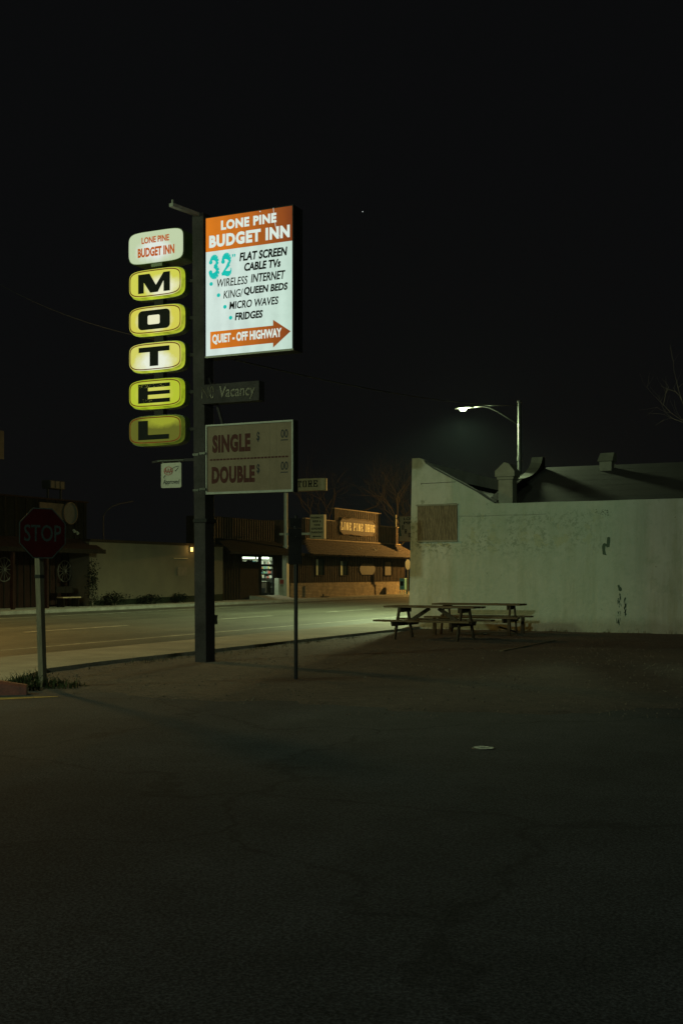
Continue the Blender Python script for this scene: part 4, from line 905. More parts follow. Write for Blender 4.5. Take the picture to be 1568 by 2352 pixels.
lamp('street_lamp_spill', (L1[0] - 2.46, L1[1], 8.38), LED, P_LED_FAR * .10, size=.4)
L2 = (-15.3, 5.5, 0)
r = dup(lampA, L2, 0, 'lit greenish street lamp on the near kerb, out of the picture to the left'); r.scale = (1.4, 1, 1)
lamp('street_lamp_light', (L2[0] - 2.46 * 1.4, L2[1], 8.40), LED, P_LED_NEAR, size=.7, spot=158, aim=(7, 27, -9))
dup(lampA, (3.5, -30.0, 0), 0, 'added fill lamp behind the camera, unseen, shaped like the street lamp')
lamp('street_lamp_light', (1.04, -30.0, 8.40), (0.80, 1.0, 0.70), P_FILL_BACK, size=.3)  # added fill light for the stop sign, asphalt and wall; no lamp seen there
lampB = street_lamp('lit orange street lamp across the highway, out of the picture to the left', 'lens_sod'); lampB.location = (-32.6, 24.0, 0); lampB.rotation_euler = (0, 0, math.pi)
lamp('street_lamp_light', (-27.7, 24.0, 8.40), SODIUM, P_SOD_LEFT, size=.9, spot=160, aim=(.12, 0, -1), blend=.45)
r = dup(lampB, (-31.0, 92.0, -2.2), math.pi, 'lit orange street lamp across the highway, hidden behind the white building')
lampB.scale = (2, 1, 1)
lamp('street_lamp_light', (-28.5, 92.0, 6.15), SODIUM, P_SOD_FAR, size=.15)

# ------------------------------------------------------------------ far side: drugstore
FX = -35.0
ds = thing('drugstore', 'brown board-and-batten drugstore with a shingled pent roof and tan brick base', 'shop', (FX, 69, .1))
y0, y1 = 66.85, 86.3
b = MB(); b.box(FX - 9, FX, y0, y1, 1.06, 3.0, 'dark_wood')
y = y0 + .1
while y < y1: b.box(FX - .02, FX + .035, y, y + .05, 1.08, 2.98, 'siding'); y += .28
b.build('wall', ds)
b = MB(); b.box(FX - 8.8, FX + .12, onX(701, 1360, FX + .12)[1], y1 + .05, 0.0, .86, 'brick'); b.box(FX - 8.8, FX + .05, y0, y1, .861, 1.059, 'brick'); b.box(FX - 8.8, FX + .04, y0, onX(701, 1360, FX + .12)[1] - .002, 0, .86, 'brick'); b.build('brick_base', ds)
# false front: high middle, low wings
fxx = -35.6
a0, a1, m0, m1 = onX(700, 1190, fxx)[1], onX(913, 1212, fxx)[1], onX(767, 1167, fxx)[1], onX(872, 1180, fxx)[1]
b = MB()
for q0, q1, zt in ((a0, m0, 5.34), (m0, m1, 6.24), (m1, a1, 5.30)):
    b.box(fxx - .12, fxx, q0, q1, 3.6, zt, 'siding'); y = q0 + .08
    while y < q1 - .05: b.box(fxx + .001, fxx + .05, y, y + .06, 3.62, zt - .002, 'batten'); y += .30 if zt < 6 else .33
b.box(fxx - 6, fxx - .121, a0, a0 + .12, 3.6, 5.3, 'siding')
b.build('false_front', ds)
b = MB()
for q0, q1, zt in ((a0 - .05, m0 - .06, 5.34), (m0 - .05, m1 + .05, 6.24), (m1 + .06, a1 + .05, 5.30)): b.box(fxx - .16, fxx + .09, q0, q1, zt + .002, zt + .075, 'trim_wood')
b.build('parapet_cap', ds)
# pent roof in courses of shakes
b = MB(); NR = 8; r_ = random.Random(8)
ey, ez, ry, rz_ = FX + 1.15, 2.95, fxx + .06, 3.95
EL, ER, RL, RR = 67.6, 87.4, 70.1, 86.5
b.prism([(ey, EL, ez), (ey, ER, ez), (ry, RR, rz_), (ry, RL, rz_)], [(ey - .05, EL, ez - .10), (ey - .05, ER, ez - .10), (ry, RR, rz_ - .12), (ry, RL, rz_ - .12)], 'dark_wood')
for k in range(NR):
    t0, t1 = k / NR, (k + 1.25) / NR; t1 = min(t1, 1)
    L, Rr = EL + (RL - EL) * t0, ER + (RR - ER) * t0; y = L
    while y < Rr - .05:
        w = r_.uniform(.14, .34); ye = min(y + w, Rr); jt = r_.uniform(-.012, .012); lo = .022 + r_.uniform(0, .014)
        xa, za = ey + (ry - ey) * (t0 + jt - .02), ez + (rz_ - ez) * (t0 + jt - .02); xb, zb_ = ey + (ry - ey) * t1, ez + (rz_ - ez) * t1
        b.prism([(xa, y + .008, za + .004), (xa, ye - .008, za + .004), (xb, ye - .008, zb_ + .004), (xb, y + .008, zb_ + .004)], [(xa + .012, y + .008, za + lo + .02), (xa + .012, ye - .008, za + lo + .02), (xb, ye - .008, zb_ + .012), (xb, y + .008, zb_ + .012)], 'shingle'); y = ye
b.build('pent_roof', ds)
b = MB(); b.box(ry - .02, ry + .12, RL - .1, RR + .1, rz_ + .01, rz_ + .09, 'trim_wood'); b.build('ridge_board', ds)
b = MB(); b.prism([(ey, ER + .25, ez + .05), (FX - 6, ER + .25, ez + .05), (FX - 6, ER - .9, rz_), (ry - .1, ER - .9, rz_)], [(ey, ER + .25, ez - .06), (FX - 6, ER + .25, ez - .06), (FX - 6, ER - .9, rz_ - .1), (ry - .1, ER - .9, rz_ - .1)], 'shingle'); b.build('side_roof', ds)
for u in (826, 862):     # bent hooks left on the roof
    p = onX(u, 1264, -34.55); b = MB(); b.tube([(p[0], p[1] - .35, p[2] + .12), (p[0] + .03, p[1] - .12, p[2]), (p[0] + .03, p[1] + .05, p[2] - .05), (p[0], p[1] + .12, p[2] + .18)], .025, 'alum', 6); b.build('hook', ds)
def window(b_parent, u0, u1, v0, v1, X, frame='dark_wood', curtain=None, side=.5):
    A, B = onX(u0, v1, X), onX(u1, v0, X); ya, yb, za, zb = A[1], B[1], A[2], B[2]
    b = MB(); t = .06
    for q in ((ya - t, ya, za - t, zb + t), (yb, yb + t, za - t, zb + t), (ya, yb, zb, zb + t), (ya, yb, za - t, za)): b.box(X + .002, X + .07, q[0], q[1], q[2], q[3], frame)
    w = b.build('window', b_parent)
    b = MB(); b.poly([(X + .012, ya, za), (X + .012, yb, za), (X + .012, yb, zb), (X + .012, ya, zb)], 'glass')
    if curtain: ym = ya + (yb - ya) * side; b.poly([(X + .016, ya, za), (X + .016, ym, za), (X + .016, ym, zb), (X + .016, ya, zb)], curtain)
    b.build('pane', w, origin=b_parent.location); return w
window(ds, 724, 743, 1285, 1321, FX + .04, curtain='curtain', side=.3); window(ds, 780, 797, 1289, 1321, FX + .04, curtain='curtain', side=.35); window(ds, 882, 898, 1291, 1321, FX + .04, curtain='poster', side=.95)
A, B = onX(825, 1320, FX + .05), onX(860, 1295, FX + .05); c_ = .35
b = MB(); oc8 = [(A[1] + c_, A[2]), (B[1] - c_, A[2]), (B[1], A[2] + .3), (B[1], B[2] - .3), (B[1] - c_, B[2]), (A[1] + c_, B[2]), (A[1], B[2] - .3), (A[1], A[2] + .3)]
b.prism([(FX + .05, y, z) for y, z in oc8], [(FX + .09, y, z) for y, z in oc8], 'poster'); b.build('wall_plaque', ds)
# carved wooden name board
A = [onX(780, 1187, fxx + .1), onX(861, 1197, fxx + .1)]; ya, yb = A[0][1], A[1][1]; zt, zb = 5.64, 4.50
b = MB(); r_ = random.Random(2)
jag = [(ya + (yb - ya) * k / 14, zt + r_.uniform(-.05, .05) - (.25 if k in (0, 14) else 0)) for k in range(15)] + [(yb + .08, (zt + zb) / 2 + .2), (yb - .02, (zt + zb) / 2 - .1)] + [(yb - (yb - ya) * k / 14, zb + r_.uniform(-.05, .05) + (.2 if k in (0, 14) else 0)) for k in range(15)] + [(ya - .1, (zt + zb) / 2 - .1), (ya + .02, (zt + zb) / 2 + .15)]
b.prism([(fxx + .06, y, z) for y, z in jag], [(fxx + .14, y, z) for y, z in jag], 'sign_brown')
b.tube([(fxx + .16, y, z) for y, z in jag[:15]], .04, 'batten', 6); b.tube([(fxx + .16, y, z) for y, z in jag[17:32]], .04, 'batten', 6)
s_off = Vector((.0006, 0, 0))
b.slab('LONE PINE DRUG', ya + .12, yb - .22, zb + .30, zt - .30, lambda a, z: (fxx + .15, a, z), 'yellow_paint', .24, .12, .30)
o = b.build('name_board', ds); o['label'] = 'carved wooden board with yellow lettering'
# drugstore roof-edge sign at the corner
sy = 86.2; s_off = Vector((0, -.0006, 0))
A, B = onY(916, 1245, sy), onY(916, 1185, sy); x0 = A[0]
hs = thing('hanging_sign', 'big pale drugstore sign with a dark pine tree, cut off by the white wall', 'shop sign', (x0 - .3, sy, 3.4))
b = MB(); b.box(x0 - .42, x0 - .24, sy - .1, sy + .1, 3.4, 6.35, 'post_wood'); b.beam((x0 - .3, sy, 6.05), (x0 + .1, sy, 6.05), .06, .06, 'post_wood'); b.build('post', hs)
b = MB(); x1 = x0 + 2.6; b.box(x0, x1, sy - .06, sy + .06, A[2], B[2], 'tan'); 
b.box(x0 + .05, x1 - .05, sy - .068, sy - .0605, A[2] + .06, B[2] - .06, 'pharm')
fd = lambda a, z: (a, sy - .075, z)
def c8(x, y): return onY(853 + .1013 * x, 1166.6 + .1013 * y, sy)
b.text('LONE', c8(735, 280)[0], c8(735, 280)[0] + 1.1, c8(735, 282)[2], c8(735, 217)[2], fd, 'ink', .03); b.text('PINE', c8(735, 280)[0], c8(735, 280)[0] + 1.1, c8(735, 374)[2], c8(735, 308)[2], fd, 'ink', .03)
for ch, x, yb_, yt_ in (('D', 690, 492, 397), ('R', 755, 582, 485), ('U', 838, 664, 570), ('G', 920, 745, 655)):
    p = c8(x, yb_); b.slab(ch, p[0], p[0] + .2, p[2], c8(x, yt_)[2], fd, 'ink', .3, .2)
p = c8(880, 510); b.slab('P', p[0], p[0] + .22, p[2], c8(880, 440)[2], fd, 'ink', .3, .2)
tr = [c8(*q) for q in ((630, 640), (692, 640), (668, 545), (678, 545), (652, 440), (662, 440), (640, 330), (655, 315), (634, 240), (630, 240))]
b.poly([(p[0], sy - .074, p[2]) for p in tr], 'green_paint')
b.build('panel', hs, recalc=False)
# stop sign seen from behind, newspaper box
p = onX(935, 1360, -33.4); fs = thing('stop_sign', 'far stop sign seen from behind, in front of the brown drugstore corner', 'stop sign', (p[0], p[1], .1))
b = MB(); b.box(p[0] - .04, p[0] + .04, p[1] - .04, p[1] + .04, 0, 2.75, 'post_wood'); b.build('post', fs)
e = Vector((.5, .87, 0)); n_ = Vector((.87, -.5, 0)); c0 = Vector((p[0], p[1], 2.37)) - e * .0 + n_ * .06
b = MB(); q = [c0 + e * (.41 * .62 * math.cos(R(22.5 + 45 * k))) + Vector((0, 0, .41 * math.sin(R(22.5 + 45 * k)))) for k in range(8)]
e = Vector((CA, SA, 0)) * .55 + Vector((-SA, CA, 0)) * .83; q = [c0 + e * (.41 * math.cos(R(22.5 + 45 * k))) + Vector((0, 0, .41 * math.sin(R(22.5 + 45 * k)))) for k in range(8)]
b.prism(q, [v + Vector((.0, -.006, 0)) for v in q], 'alum'); b.build('sign_face', fs)
p = onX(925, 1362, -33.9); nbx = thing('newspaper_box', 'teal newspaper box on thin legs beside the far stop sign', 'newspaper box', (p[0], p[1], .1))
b = MB(); b.box(p[0] - .2, p[0] + .22, p[1] - .24, p[1] + .24, .45, 1.33, 'teal_box'); b.build('cabinet', nbx, bevel=.02)
b = MB(); b.box(p[0] - .12, p[0] + .14, p[1] - .246, p[1] - .241, .75, 1.1, 'ink'); b.build('window', nbx)
for sx in (-.17, .19):
    for s_ in (-.2, .2): b = MB(); b.box(p[0] + sx - .02, p[0] + sx + .02, p[1] + s_ - .02, p[1] + s_ + .02, .1, .45, 'teal_box'); b.build('leg', nbx)

# ------------------------------------------------------------------ tall sign pole with two shop signs
spx, spy = -34.9, 66.1
spo = thing('sign_pole', 'pale square sign pole between the two shops, carrying a store sign and a pharmacy sign', 'sign pole', (spx, spy, .1))
w = .16
b = MB(); b.box(spx - w, spx + w, spy - w, spy + w, 0, 2.85, 'white_metal'); b.tube([(spx, spy, 2.851), (spx, spy, 8.0)], .125, 'white_metal', 12); b.disc((spx, spy, 3.4), 'z', .17, .12, 'white_metal', 12); b.build('pole', spo)
sy = spy - .2
A, B = onY(612, 1127, sy), onY(735, 1098, sy)
b = MB(); b.box(A[0], B[0], sy, sy + .6, onY(735, 1126, sy)[2], B[2], 'pharm'); b.tube([(B[0], sy + .3, onY(735, 1126, sy)[2]), (B[0], sy + .3, B[2])], .3, 'pharm', 16)
xr = onY(729.5, 1110, sy)[0]; xl = onY(681.6, 1110, sy)[0]; pit = (xr - xl) / 4
b.slab('DRUG STORE', xl - 5.6 * pit, xr, onY(700, 1119, sy)[2], onY(700, 1104, sy)[2], lambda a, z: (a, sy - .012, z), 'ink', .26, .2, .18)
o = b.build('store_sign', spo); o['label'] = 'rounded cream box sign reading STORE'
A, B = onY(712, 1237.5, sy), onY(744, 1181.5, sy); zt, zb = B[2], onY(728, 1237.5, sy)[2]
b = MB(); b.box(A[0], B[0], sy, sy + .32, zb, zt, 'pharm')
cx = (A[0] + B[0]) / 2 + .0; hh = zt - zb
for k, (tx, wd) in enumerate((('PHARMACY', .86), ('BEER &', .62), ('WINE', .46), ('SUNDRIES', .80), ('PARKING', .86))):
    zc = zt - hh * (.125 + .152 * k); b.text(tx, cx - (B[0] - A[0]) * wd / 2, cx + (B[0] - A[0]) * wd / 2, zc - hh * .043, zc + hh * .043, lambda a, z: (a, sy - .006, z), 'ink', .03)
zc = zb + hh * .1; xa, xb = cx - (B[0] - A[0]) * .33, cx + (B[0] - A[0]) * .3
b.poly([(xa, sy - .006, zc), (xa + .14, sy - .006, zc - .07), (xa + .12, sy - .006, zc - .025), (xb, sy - .006, zc - .025), (xb, sy - .006, zc + .025), (xa + .12, sy - .006, zc + .025), (xa + .14, sy - .006, zc + .07)], 'ink')
o = b.build('pharmacy_sign', spo, recalc=False); o['label'] = 'pale upright sign listing pharmacy beer and wine'
b = MB(); zz = onY(690, 1226, sy)[2]; b.box(spx - .4, A[0] - .002, sy + .1, sy + .22, zz - .07, zz + .07, 'white_metal'); b.build('sign_arm', spo)

# ------------------------------------------------------------------ dark corner store with the lit door
ya, yb = onX(500, 1300, FX)[1], 66.84
cs = thing('corner_store', 'dark wooden store with a deep porch roof and one brightly lit glass door', 'shop', (FX, ya, .1))
SX = -35.35
zt = onX(580, 1193, -36.2)[2]
b = MB(); b.box(-37.5, -36.2, ya + .6, yb, 3.4, zt, 'dark_wood'); y = ya + .7
while y < yb: b.box(-36.199, -36.15, y, y + .06, 3.4, zt - .03, 'siding'); y += .3
b.build('upper_wall', cs)
b = MB(); b.prism([(-33.9, ya - .4, 2.93), (-33.9, yb, 2.93), (-36.14, yb, 3.75), (-36.14, ya + 1.6, 3.75)], [(-33.95, ya - .4, 2.79), (-33.95, yb, 2.79), (-36.14, yb, 3.55), (-36.14, ya + 1.6, 3.55)], 'dark_roof'); b.build('porch_roof', cs)
dY = lambda u, v: onX(u, v, SX)
d0, d1 = dY(600.5, 1369)[1], dY(628.5, 1369)[1]; zf = .33; zd = dY(615, 1299)[2]; zT = dY(615, 1278.5)[2]
w0, w1 = dY(557, 1290)[1], dY(596, 1290)[1]; wz0, wz1 = dY(576, 1291)[2], dY(576, 1278.5)[2]
b = MB()
ztop = 3.12
for q in ((ya, w0, 0, ztop), (w0, w1, 0, wz0), (w0, w1, wz1, ztop), (w1, d0, 0, ztop), (d0, d1, zT, ztop), (d1, yb, 0, ztop)): b.box(SX - .12, SX, q[0], q[1], q[2], q[3], 'dark_wood')
y = ya + .2
while y < yb:
    if not (w0 - .1 < y < w1 + .05 or d0 - .1 < y < d1 + .05): b.box(SX + .001, SX + .03, y, y + .05, .02, ztop, 'dark_wood')
    y += .32
for q0 in (ya, yb - .12): b.box(-42, SX - .121, q0, q0 + .12, 0, ztop, 'dark_wood')
b.box(-42, -41.9, ya + .121, yb - .121, 0, ztop, 'dark_wood'); b.box(-42, SX - .121, ya + .121, yb - .121, ztop + .01, ztop + .1, 'dark_roof')
b.build('storefront', cs)
b = MB(); b.prism([(SX - .1, d0 - 1.5, .101), (SX + 1.5, d0 - 1.5, .101), (SX + 1.5, d1 + .1, .101), (SX - .1, d1 + .1, .101)], [(SX - .1, d0 - 1.5, zf - .01), (SX + .4, d0 - 1.5, zf - .01), (SX + .4, d1 + .1, zf - .01), (SX - .1, d1 + .1, zf - .01)], 'concrete'); b.build('entry_step', cs)
b = MB(); t = .07
for q in ((d0, d0 + t, zf, zT), (d1 - t, d1, zf, zT), (d0 + t, d1 - t, zf, zf + .14), (d0 + t, d1 - t, zd - .05, zd + .07), (d0 + t, d1 - t, zT - .03, zT)): b.box(SX - .08, SX - .02, *q, 'steel_black')
dr = b.build('door', cs)
b = MB(); b.box(SX - .06, SX - .02, d0 + .10, d0 + .13, zf + .9, zf + 1.2, 'alum'); b.build('handle', dr, origin=cs.location)
b = MB(); ym = (w0 + w1) / 2
for q in ((w0, w0 + .04, wz0, wz1), (w1 - .04, w1, wz0, wz1), (w0 + .04, w1 - .04, wz0, wz0 + .03), (w0 + .04, w1 - .04, wz1 - .03, wz1)): b.box(SX - .08, SX - .02, *q, 'steel_black')
wn = b.build('window', cs)
# poster shapes along the lower edge of the window glass
b = MB(); b.poly([(SX - .05, w0 + (w1 - w0) * t_, wz0 + h_) for t_, h_ in ((.24, .0), (.30, .13), (.42, .15), (.5, .12), (.6, .14), (.66, .0))], 'steel_black'); b.build('poster', wn, origin=cs.location)
# shop interior seen through the door: ceiling tubes, shelves of goods, counter
b = MB(); b.box(-41.8, SX - .13, w0 - 1.2, yb - .13, .1, zf - .002, 'concrete'); b.box(-39.6, -39.5, w0 - 1, yb - .13, zf, ztop - .02, 'white_metal'); b.build('shop_floor', cs)
for q0, q1, xx in ((w0 + .25, w1 - .02, -35.72), (d0 + .15, d1 - .02, -35.72)):
    b = MB(); zz = wz1 + .02; b.tube([(xx, q0, zz - .07), (xx, q1, zz - .07)], .055, 'tube', 8); b.box(xx - .09, xx + .09, q0 - .02, q1 + .02, zz + .0, zz + .06, 'white_metal'); b.build('ceiling_light', cs)
lamp('store_tube_light', (-36.5, d0 + .6, 2.85), (.82, 1, .74), 190, size=.3)
cols = [(.5, .12, .08), (.6, .6, .5), (.1, .3, .35), (.55, .45, .1), (.3, .35, .3), (.7, .7, .62), (.08, .1, .08), (.2, .35, .2), (.65, .62, .5)]
gm = [mat('goods_%s' % n, c, .6, .1, 5, 0) for n, c in zip(('red', 'cream', 'teal', 'yellow', 'grey', 'white', 'black', 'green', 'ivory'), cols)]
b = MB(); r_ = random.Random(6); gy = 66.70
b.box(-39.4, -35.5, gy - .012, gy - .002, zf, ztop - .02, 'white_metal')
for k, z in enumerate((.75, 1.05, 1.38, 1.68, 1.98, 2.28)):
    b.box(-39.2, -35.55, gy - .34, gy - .02, z - .03, z, 'ink_grey'); x = -39.2
    while x < -35.7:
        w_ = r_.uniform(.04, .16); h_ = r_.uniform(.07, .24)
        if r_.random() < .85: b.box(x, x + w_, gy - .30, gy - r_.uniform(.05, .12), z + .001, z + h_, r_.choice(gm))
        x += w_ + .01
b.build('shelves', cs)
b = MB(); b.box(-37.2, -36.1, gy - .95, gy - .45, zf + .001, 1.15, 'cream'); b.box(-36.5, -36.2, gy - .97, gy - .952, zf + .02, zf + .42, 'steel_black'); b.box(-37.25, -36.05, gy - 1.0, gy - .42, 1.151, 1.2, 'white_metal'); b.box(-36.9, -36.7, gy - .8, gy - .6, 1.201, 1.45, 'ink_grey'); b.build('counter', cs)
# ice chest by the pole
A, B = onX(630, 1371, -35.28), onX(650, 1328, -34.95)
ic = thing('ice_chest', 'white upright ice chest with a red label, right of the lit shop door', 'ice chest', (-35.0, A[1], .1))
b = MB(); b.box(-35.28, -34.97, A[1], B[1], .1, B[2], 'white_metal'); b.build('cabinet', ic, bevel=.02)
b = MB(); b.box(-34.969, -34.945, A[1] + .05, B[1] - .05, .2, B[2] - .05, 'white_metal'); dd = b.build('door', ic, bevel=.01)
b = MB(); b.box(-34.944, -34.938, A[1] + .1, A[1] + .62, 1.02, B[2] - .1, 'red_label'); b.text('ICE', A[1] + .2, A[1] + .5, .86, .98, lambda a, z: (-34.936, a, z), 'ink', .03); b.build('label', dd, origin=ic.location, recalc=False)
# thin street post in front
p = onX(490, 1382, -33.2); b = MB(); b.tube([(p[0], p[1], -.1), (p[0], p[1] - .06, 2.6)], .035, 'alum', 8); tag(b.build('bare_post'), 'thin bare metal post on the far kerb, left of the dark store', 'post')

# ------------------------------------------------------------------ cream building and its wall lamp
CXW = -34.6; ya2, yb2 = onX(206, 1380, CXW)[1], onX(512, 1300, CXW)[1]
cb = thing('cream_building', 'low plain cream building across the highway with a small lit wall lamp', 'building', (CXW, ya2, .1))
yl = onX(436, 1255, CXW)[1]
b = MB(); b.box(CXW - 8, CXW, ya2, yb2, 0, 3.18, 'cream'); b.poly([(CXW + .003, ya2, .12), (CXW + .003, yb2, .12), (CXW + .003, yb2, .5), (CXW + .003, ya2, .35)], 'leaf_dark'); b.build('wall', cb)  # flat dark strip darkens the foot of the wall; no foliage
b = MB(); b.box(CXW - 8.05, CXW + .06, ya2 - .02, yb2 + .02, 3.181, 3.30, 'dark_wood'); b.build('roof_edge', cb)
b = MB(); b.box(CXW + .002, CXW + .04, yl - 1.6, yl - .25, 2.45, 2.50, 'trim_wood'); b.box(CXW + .002, CXW + .04, yl - 1.25, yl - .35, 1.55, 2.0, 'poster'); b.build('wall_board', cb)
wl = thing('wall_lamp', 'small glowing amber lamp high on the cream wall beside the pylon', 'wall lamp', (CXW, yl, 2.9))
b = MB(); b.box(CXW + .001, CXW + .06, yl - .07, yl + .07, 2.88, 3.1, 'steel_black'); b.build('base', wl)
b = MB(); b.tube([(CXW + .13, yl, 2.86), (CXW + .13, yl, 3.08)], .07, emis('amber_glass', (1.0, .62, .16), 3.0), 10); b.build('globe', wl)
lamp('wall_lamp_light', (CXW + .28, yl, 2.97), (1, .6, .15), 16, size=.08)
def bush(name, c, rx, rz, n, label, seed, m='leaf_dark', group=None):
    t = thing(name, label, 'shrub', c, group); r_ = random.Random(seed); b = MB()
    for k in range(n):
        a, e = r_.random() * 6.28, r_.uniform(-1, 1); rr = r_.random() ** .5 * (1 + .75 * mnoise.noise((a * 1.3, e * 2, seed)))
        p = Vector((c[0] + rx * .6 * rr * math.cos(a) * math.sqrt(1 - e * e), c[1] + rx * rr * math.sin(a) * math.sqrt(1 - e * e), c[2] + rz * (1 + e * rr * .95)))
        d = Vector((r_.uniform(-1, 1), r_.uniform(-1, 1), r_.uniform(-.6, 1))).normalized() * r_.uniform(.05, .11); q = d.cross(Vector((r_.random(), r_.random(), .4))).normalized() * .035
        b.poly([p, p + d * .5 + q, p + d, p + d * .5 - q], m)
    b.build('foliage', t, recalc=False)
    b = MB()
    for k in range(5): a = k * 1.26; b.tube([(c[0], c[1], c[2] - .05), (c[0] + .3 * rx * math.cos(a), c[1] + .4 * rx * math.sin(a), c[2] + rz)], .02, 'bark', 5, .008)
    b.build('stem', t); return t
for k, (u, rx, rz, sd_, lb) in enumerate(((213, .42, 1.15, 1, 'tall narrow dark shrub at the left corner of the cream building'), (262, 1.0, .34, 2, 'low dark shrub at the cream wall, left of the other two'), (345, .9, .28, 3, 'low dark shrub at the cream wall, middle of the row'), (412, .6, .26, 4, 'low dark shrub at the cream wall, just left of the pylon'))):
    p = onX(u, 1384, CXW + .35); bush('shrub', (p[0], p[1], .1), rx, rz, 700 if rz < 1 else 900, lb, sd_, group='dark shrubs along the cream wall')

# ------------------------------------------------------------------ western-style building at the left
wya, wyb = 27.0, onX(207, 1300, FX)[1]
ws = thing('western_building', 'dark western-style wooden building with a false front and porch, behind the near stop sign', 'building', (FX, wya, .1))
b = MB(); b.box(FX - 9, FX - .8, wya, wyb, 0, 2.9, 'saloon_red'); y = wya
while y < wyb: b.box(FX - .8, FX - .76, y, y + .06, .02, 2.88, 'saloon'); y += .45
b.build('wall', ws)
b = MB(); b.box(FX - .35, FX - .2, wya, wyb, 2.95, 5.05, 'saloon'); y = wya
while y < wyb - .1: b.box(FX - .199, FX - .14, y, y + .09, 2.96, 5.04, 'saloon'); y += .7
b.box(FX - .4, FX - .1, wya, wyb + .04, 5.051, 5.12, 'saloon_red'); b.build('false_front', ws)
b = MB(); b.prism([(FX + .9, wya, 2.75), (FX + .9, wyb, 2.75), (FX - .13, wyb, 3.3), (FX - .13, wya, 3.3)], [(FX + .9, wya, 2.65), (FX + .9, wyb, 2.65), (FX - .13, wyb, 3.15), (FX - .13, wya, 3.15)], 'saloon_red'); b.box(FX + .88, FX + .94, wya, wyb, 2.6, 2.80, 'saloon'); b.build('porch_roof', ws)
for u in (30, 108):
    p = onX(u, 1300, FX + .75); b = MB(); b.box(p[0] - .07, p[0] + .07, p[1] - .07, p[1] + .07, .1, 2.62, 'saloon_red'); b.build('porch_post', ws)
A, B = onX(91, 1181, FX - .1), onX(146, 1147, FX - .1)
b = MB(); b.box(FX - .13, FX - .06, A[1], B[1], 4.15, 4.9, 'dim_board'); b.build('sign_board', ws)
c = onX(161, 1179, FX); b = MB(); b.disc((FX + .0, c[1], c[2]), 'x', .52, .1, 'dim_metal', 32); b.ring((FX + .05, c[1], c[2]), 'x', .50, .03, 'dim_board', 32, 6); b.build('round_sign', ws)
for u, v in ((169, 1222), (176, 1226)):
    p = onX(u, v, FX + .95); b = MB(); b.tube([(p[0], p[1], p[2] + .1), (p[0] + .1, p[1], p[2])], .05, 'alum', 8, .07); b.build('flood_light', ws)
# wagon wheels leaning on the porch, bench
def wheel(c, r, label):
    t = thing('wagon_wheel', label, 'wagon wheel', (c[0], c[1], c[2] - r), 'wagon wheels on the western porch')
    b = MB(); b.ring(c, 'x', r, .028, 'old_wheel', 32, 6); b.build('rim', t)
    for k in range(12): a = k * math.pi / 6; b = MB(); b.tube([(c[0], c[1] + .08 * math.cos(a), c[2] + .08 * math.sin(a)), (c[0], c[1] + r * math.cos(a), c[2] + r * math.sin(a))], .014, 'old_wheel', 5); b.build('spoke', t)
    b = MB(); b.disc(c, 'x', .09, .14, 'old_wheel', 14); b.build('hub', t); return t
c = onX(13, 1308, FX - .55); wheel((FX - .62, c[1], c[2]), .53, 'pale wagon wheel at the left edge of the picture, on the western porch'); c = onX(150, 1312, FX - .6); wheel((FX - .62, c[1], c[2]), .50, 'wagon wheel behind the bench on the western porch')
A, B = onX(146, 1376, FX + .5), onX(187, 1376, FX + .5); bn = thing('bench', 'dark plank bench with a pale front edge on the western building porch', 'bench', (FX + .4, (A[1] + B[1]) / 2, .1))
b = MB(); b.box(FX + .1, FX + .5, A[1], B[1], .52, .57, 'trim_wood'); b.build('seat', bn); b = MB(); b.box(FX + .02, FX + .08, A[1], B[1], .75, 1.05, 'saloon'); b.build('backrest', bn)
for y in (A[1] + .12, B[1] - .12): b = MB(); b.box(FX + .06, FX + .46, y - .03, y + .03, .1, .52, 'saloon'); b.build('leg', bn)
# rooftop cabinet, roof sign at the frame edge, unlit gooseneck lamp
c = onX(125, 1114, -38.2); rc = thing('rooftop_cabinet', 'small grey three-panelled cabinet on legs above the western building roof', 'rooftop unit', (c[0], c[1], 3.0))
b = MB(); b.box(c[0] - .3, c[0] + .2, c[1] - .58, c[1] + .58, c[2] - .2, c[2] + .2, 'steel_black'); b.build('body', rc)
for k in (-1, 0, 1): b = MB(); b.box(c[0] + .201, c[0] + .22, c[1] + k * .38 - .15, c[1] + k * .38 + .15, c[2] - .17, c[2] + .17, 'dim_metal'); b.build('panel', rc)
for s_ in (-.5, .5): b = MB(); b.box(c[0] - .05, c[0] + .05, c[1] + s_ - .03, c[1] + s_ + .03, 2.9, c[2] - .2, 'steel_black'); b.build('leg', rc)
A = onX(8, 1008, FX - .6); rs = thing('roof_sign', 'brown roof sign board cut off by the left picture edge', 'sign', (FX - .6, A[1] - .6, 2.9))
b = MB(); b.box(FX - .65, FX - .55, A[1] - 3, A[1], 6.7, 7.95, 'dim_board'); b.build('board', rs)
for y in (A[1] - .5, A[1] - 2.5): b = MB(); b.box(FX - .75, FX - .66, y - .05, y + .05, 2.9, 7.8, 'dark_wood'); b.build('post', rs)
p = onX(238, 1184, -37.5); gl = thing('roof_mast', 'thin curved unlit mast rising behind the cream building roof', 'mast', (p[0], p[1], 3.2))
q = [onX(u, v, -37.5) for u, v in ((238, 1186), (246, 1172), (258, 1163), (275, 1157), (306, 1151))]; b = MB(); b.tube([(p[0], p[1], 3.2)] + q, .025, 'dim_metal', 6); b.build('arm', gl)

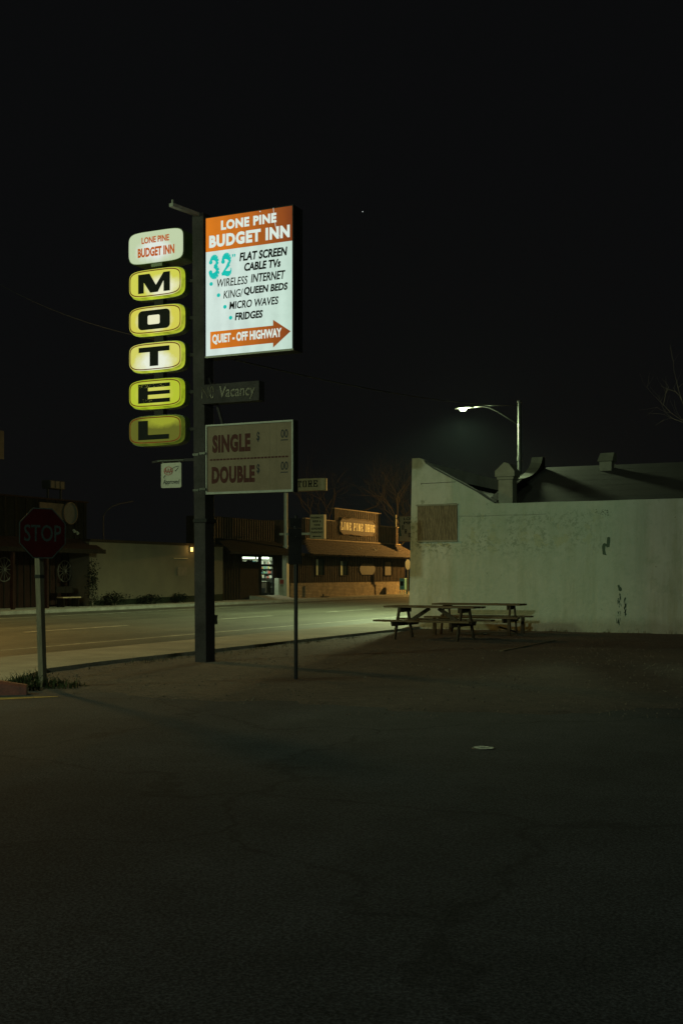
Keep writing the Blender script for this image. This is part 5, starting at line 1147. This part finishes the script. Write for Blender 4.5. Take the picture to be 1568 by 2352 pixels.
# ------------------------------------------------------------------ bare trees
def bare_tree(name, loc, h, spread, label, seed, m='twig', levels=5, tw=.2, group=None, up=.55, lean_=(0, 0)):
    r_ = random.Random(seed); t = thing(name, label, 'tree', loc, group); bt, bc = MB(), MB()
    def grow(p, d, L, r, lev):
        n = 3; pts = [p]; q = p; dd = d.copy()
        for k in range(n):
            dd = (dd + Vector((r_.gauss(0, .16), r_.gauss(0, .16), r_.gauss(.04, .10)))).normalized(); q = q + dd * (L / n); pts.append(q)
        r1 = r * .62
        (bt if lev < 2 else bc).tube(pts, r, 'bark' if lev < 2 else m, 7 if lev < 2 else (4 if lev < 4 else 3), r1)
        if lev >= levels: return
        for k in range(3 if lev < 2 else r_.choice((2, 3, 3))):
            pp = pts[r_.choice((2, 3)) if k else 3]; ax_ = Vector((r_.gauss(0, 1), r_.gauss(0, 1), r_.gauss(0, .6))); nd_ = (dd + ax_.normalized() * spread).normalized(); nd_ = (nd_ + Vector((0, 0, up * .3))).normalized()
            grow(pp, nd_, L * r_.uniform(.62, .85), r1 * r_.uniform(.6, .9), lev + 1)
    grow(Vector((loc[0], loc[1], loc[2] - .2)), Vector((lean_[0], lean_[1], 1)).normalized(), h * .30, tw, 0)
    bt.build('trunk', t, smooth=True); bc.build('crown', t, recalc=False); return t
x, y = wpt((1838 - CX) / F, 44); bare_tree('bare_tree', (x, y, -.1), 15.5, .95, 'bare leafless tree at the right picture edge, behind the plaster building roof', 55, 'grey_bark', 6, .22, up=.2, lean_=(-.08, -.03))
for k, (u, Y, h, sd_, lb) in enumerate(((742, 112, 16, 31, 'dim brown bare tree far behind the pharmacy sign'), (868, 118, 17, 32, 'dim brown bare tree far behind the carved drugstore board'), (1000, 112, 15.5, 33, 'dim brown bare tree far behind the sloping white parapet'), (1085, 116, 13, 34, 'small dim bare tree far behind the low parapet beneath the street lamp'))):
    x, y = wpt((u - CX) / F, Y); bare_tree('bare_tree', (x, y, -.1), h, .8, lb, sd_, 'twig', 6, .26, 'bare trees behind the drugstore')

# ------------------------------------------------------------------ cables and a star
def wire(name, p, q, sag, label, r=.012):
    p, q = Vector(p), Vector(q); b = MB(); b.tube([p.lerp(q, t) - Vector((0, 0, sag * 4 * t * (1 - t))) for t in (k / 16 for k in range(17))], r, 'cable', 5); return tag(b.build(name), label, 'cable')
x, y = wpt((-150 - CX) / F, 34); wire('overhead_cable', (x, y, 11.3), onY(440, 795, 18.6), .5, 'thin overhead cable running from the left edge to the motel pylon', .006)
wire('overhead_cable', onY(480, 812, 18.6), (L1[0], L1[1], 8.6), .25, 'thin overhead cable sagging from the motel pylon to the street lamp', .014)
x, y = wpt((832.5 - CX) / F, 800); b = MB(); bmesh.ops.create_icosphere(b.bm, subdivisions=1, radius=.36); b.mi('star'); bmesh.ops.translate(b.bm, verts=b.bm.verts, vec=(x, y, EYE + (HOR - 486) / F * 800))
struct(b.build('star'))

# ------------------------------------------------------------------ thin haze volume, added to give the lamps a glow
b = MB(); b.box(-460, 460, -160, 710, -1.1, 24, 'ink'); hz_ = b.build('haze'); hz_['kind'] = 'stuff'
hm = bpy.data.materials.new('glow_haze'); hm.use_nodes = True; hm.node_tree.nodes.clear()
o_ = hm.node_tree.nodes.new('ShaderNodeOutputMaterial'); v_ = hm.node_tree.nodes.new('ShaderNodeVolumePrincipled')
v_.inputs['Density'].default_value = 0.00007; v_.inputs['Color'].default_value = (.62, .86, .95, 1); v_.inputs['Anisotropy'].default_value = 0.3
hm.node_tree.links.new(v_.outputs[0], o_.inputs['Volume']); hz_.data.materials.clear(); hz_.data.materials.append(hm)
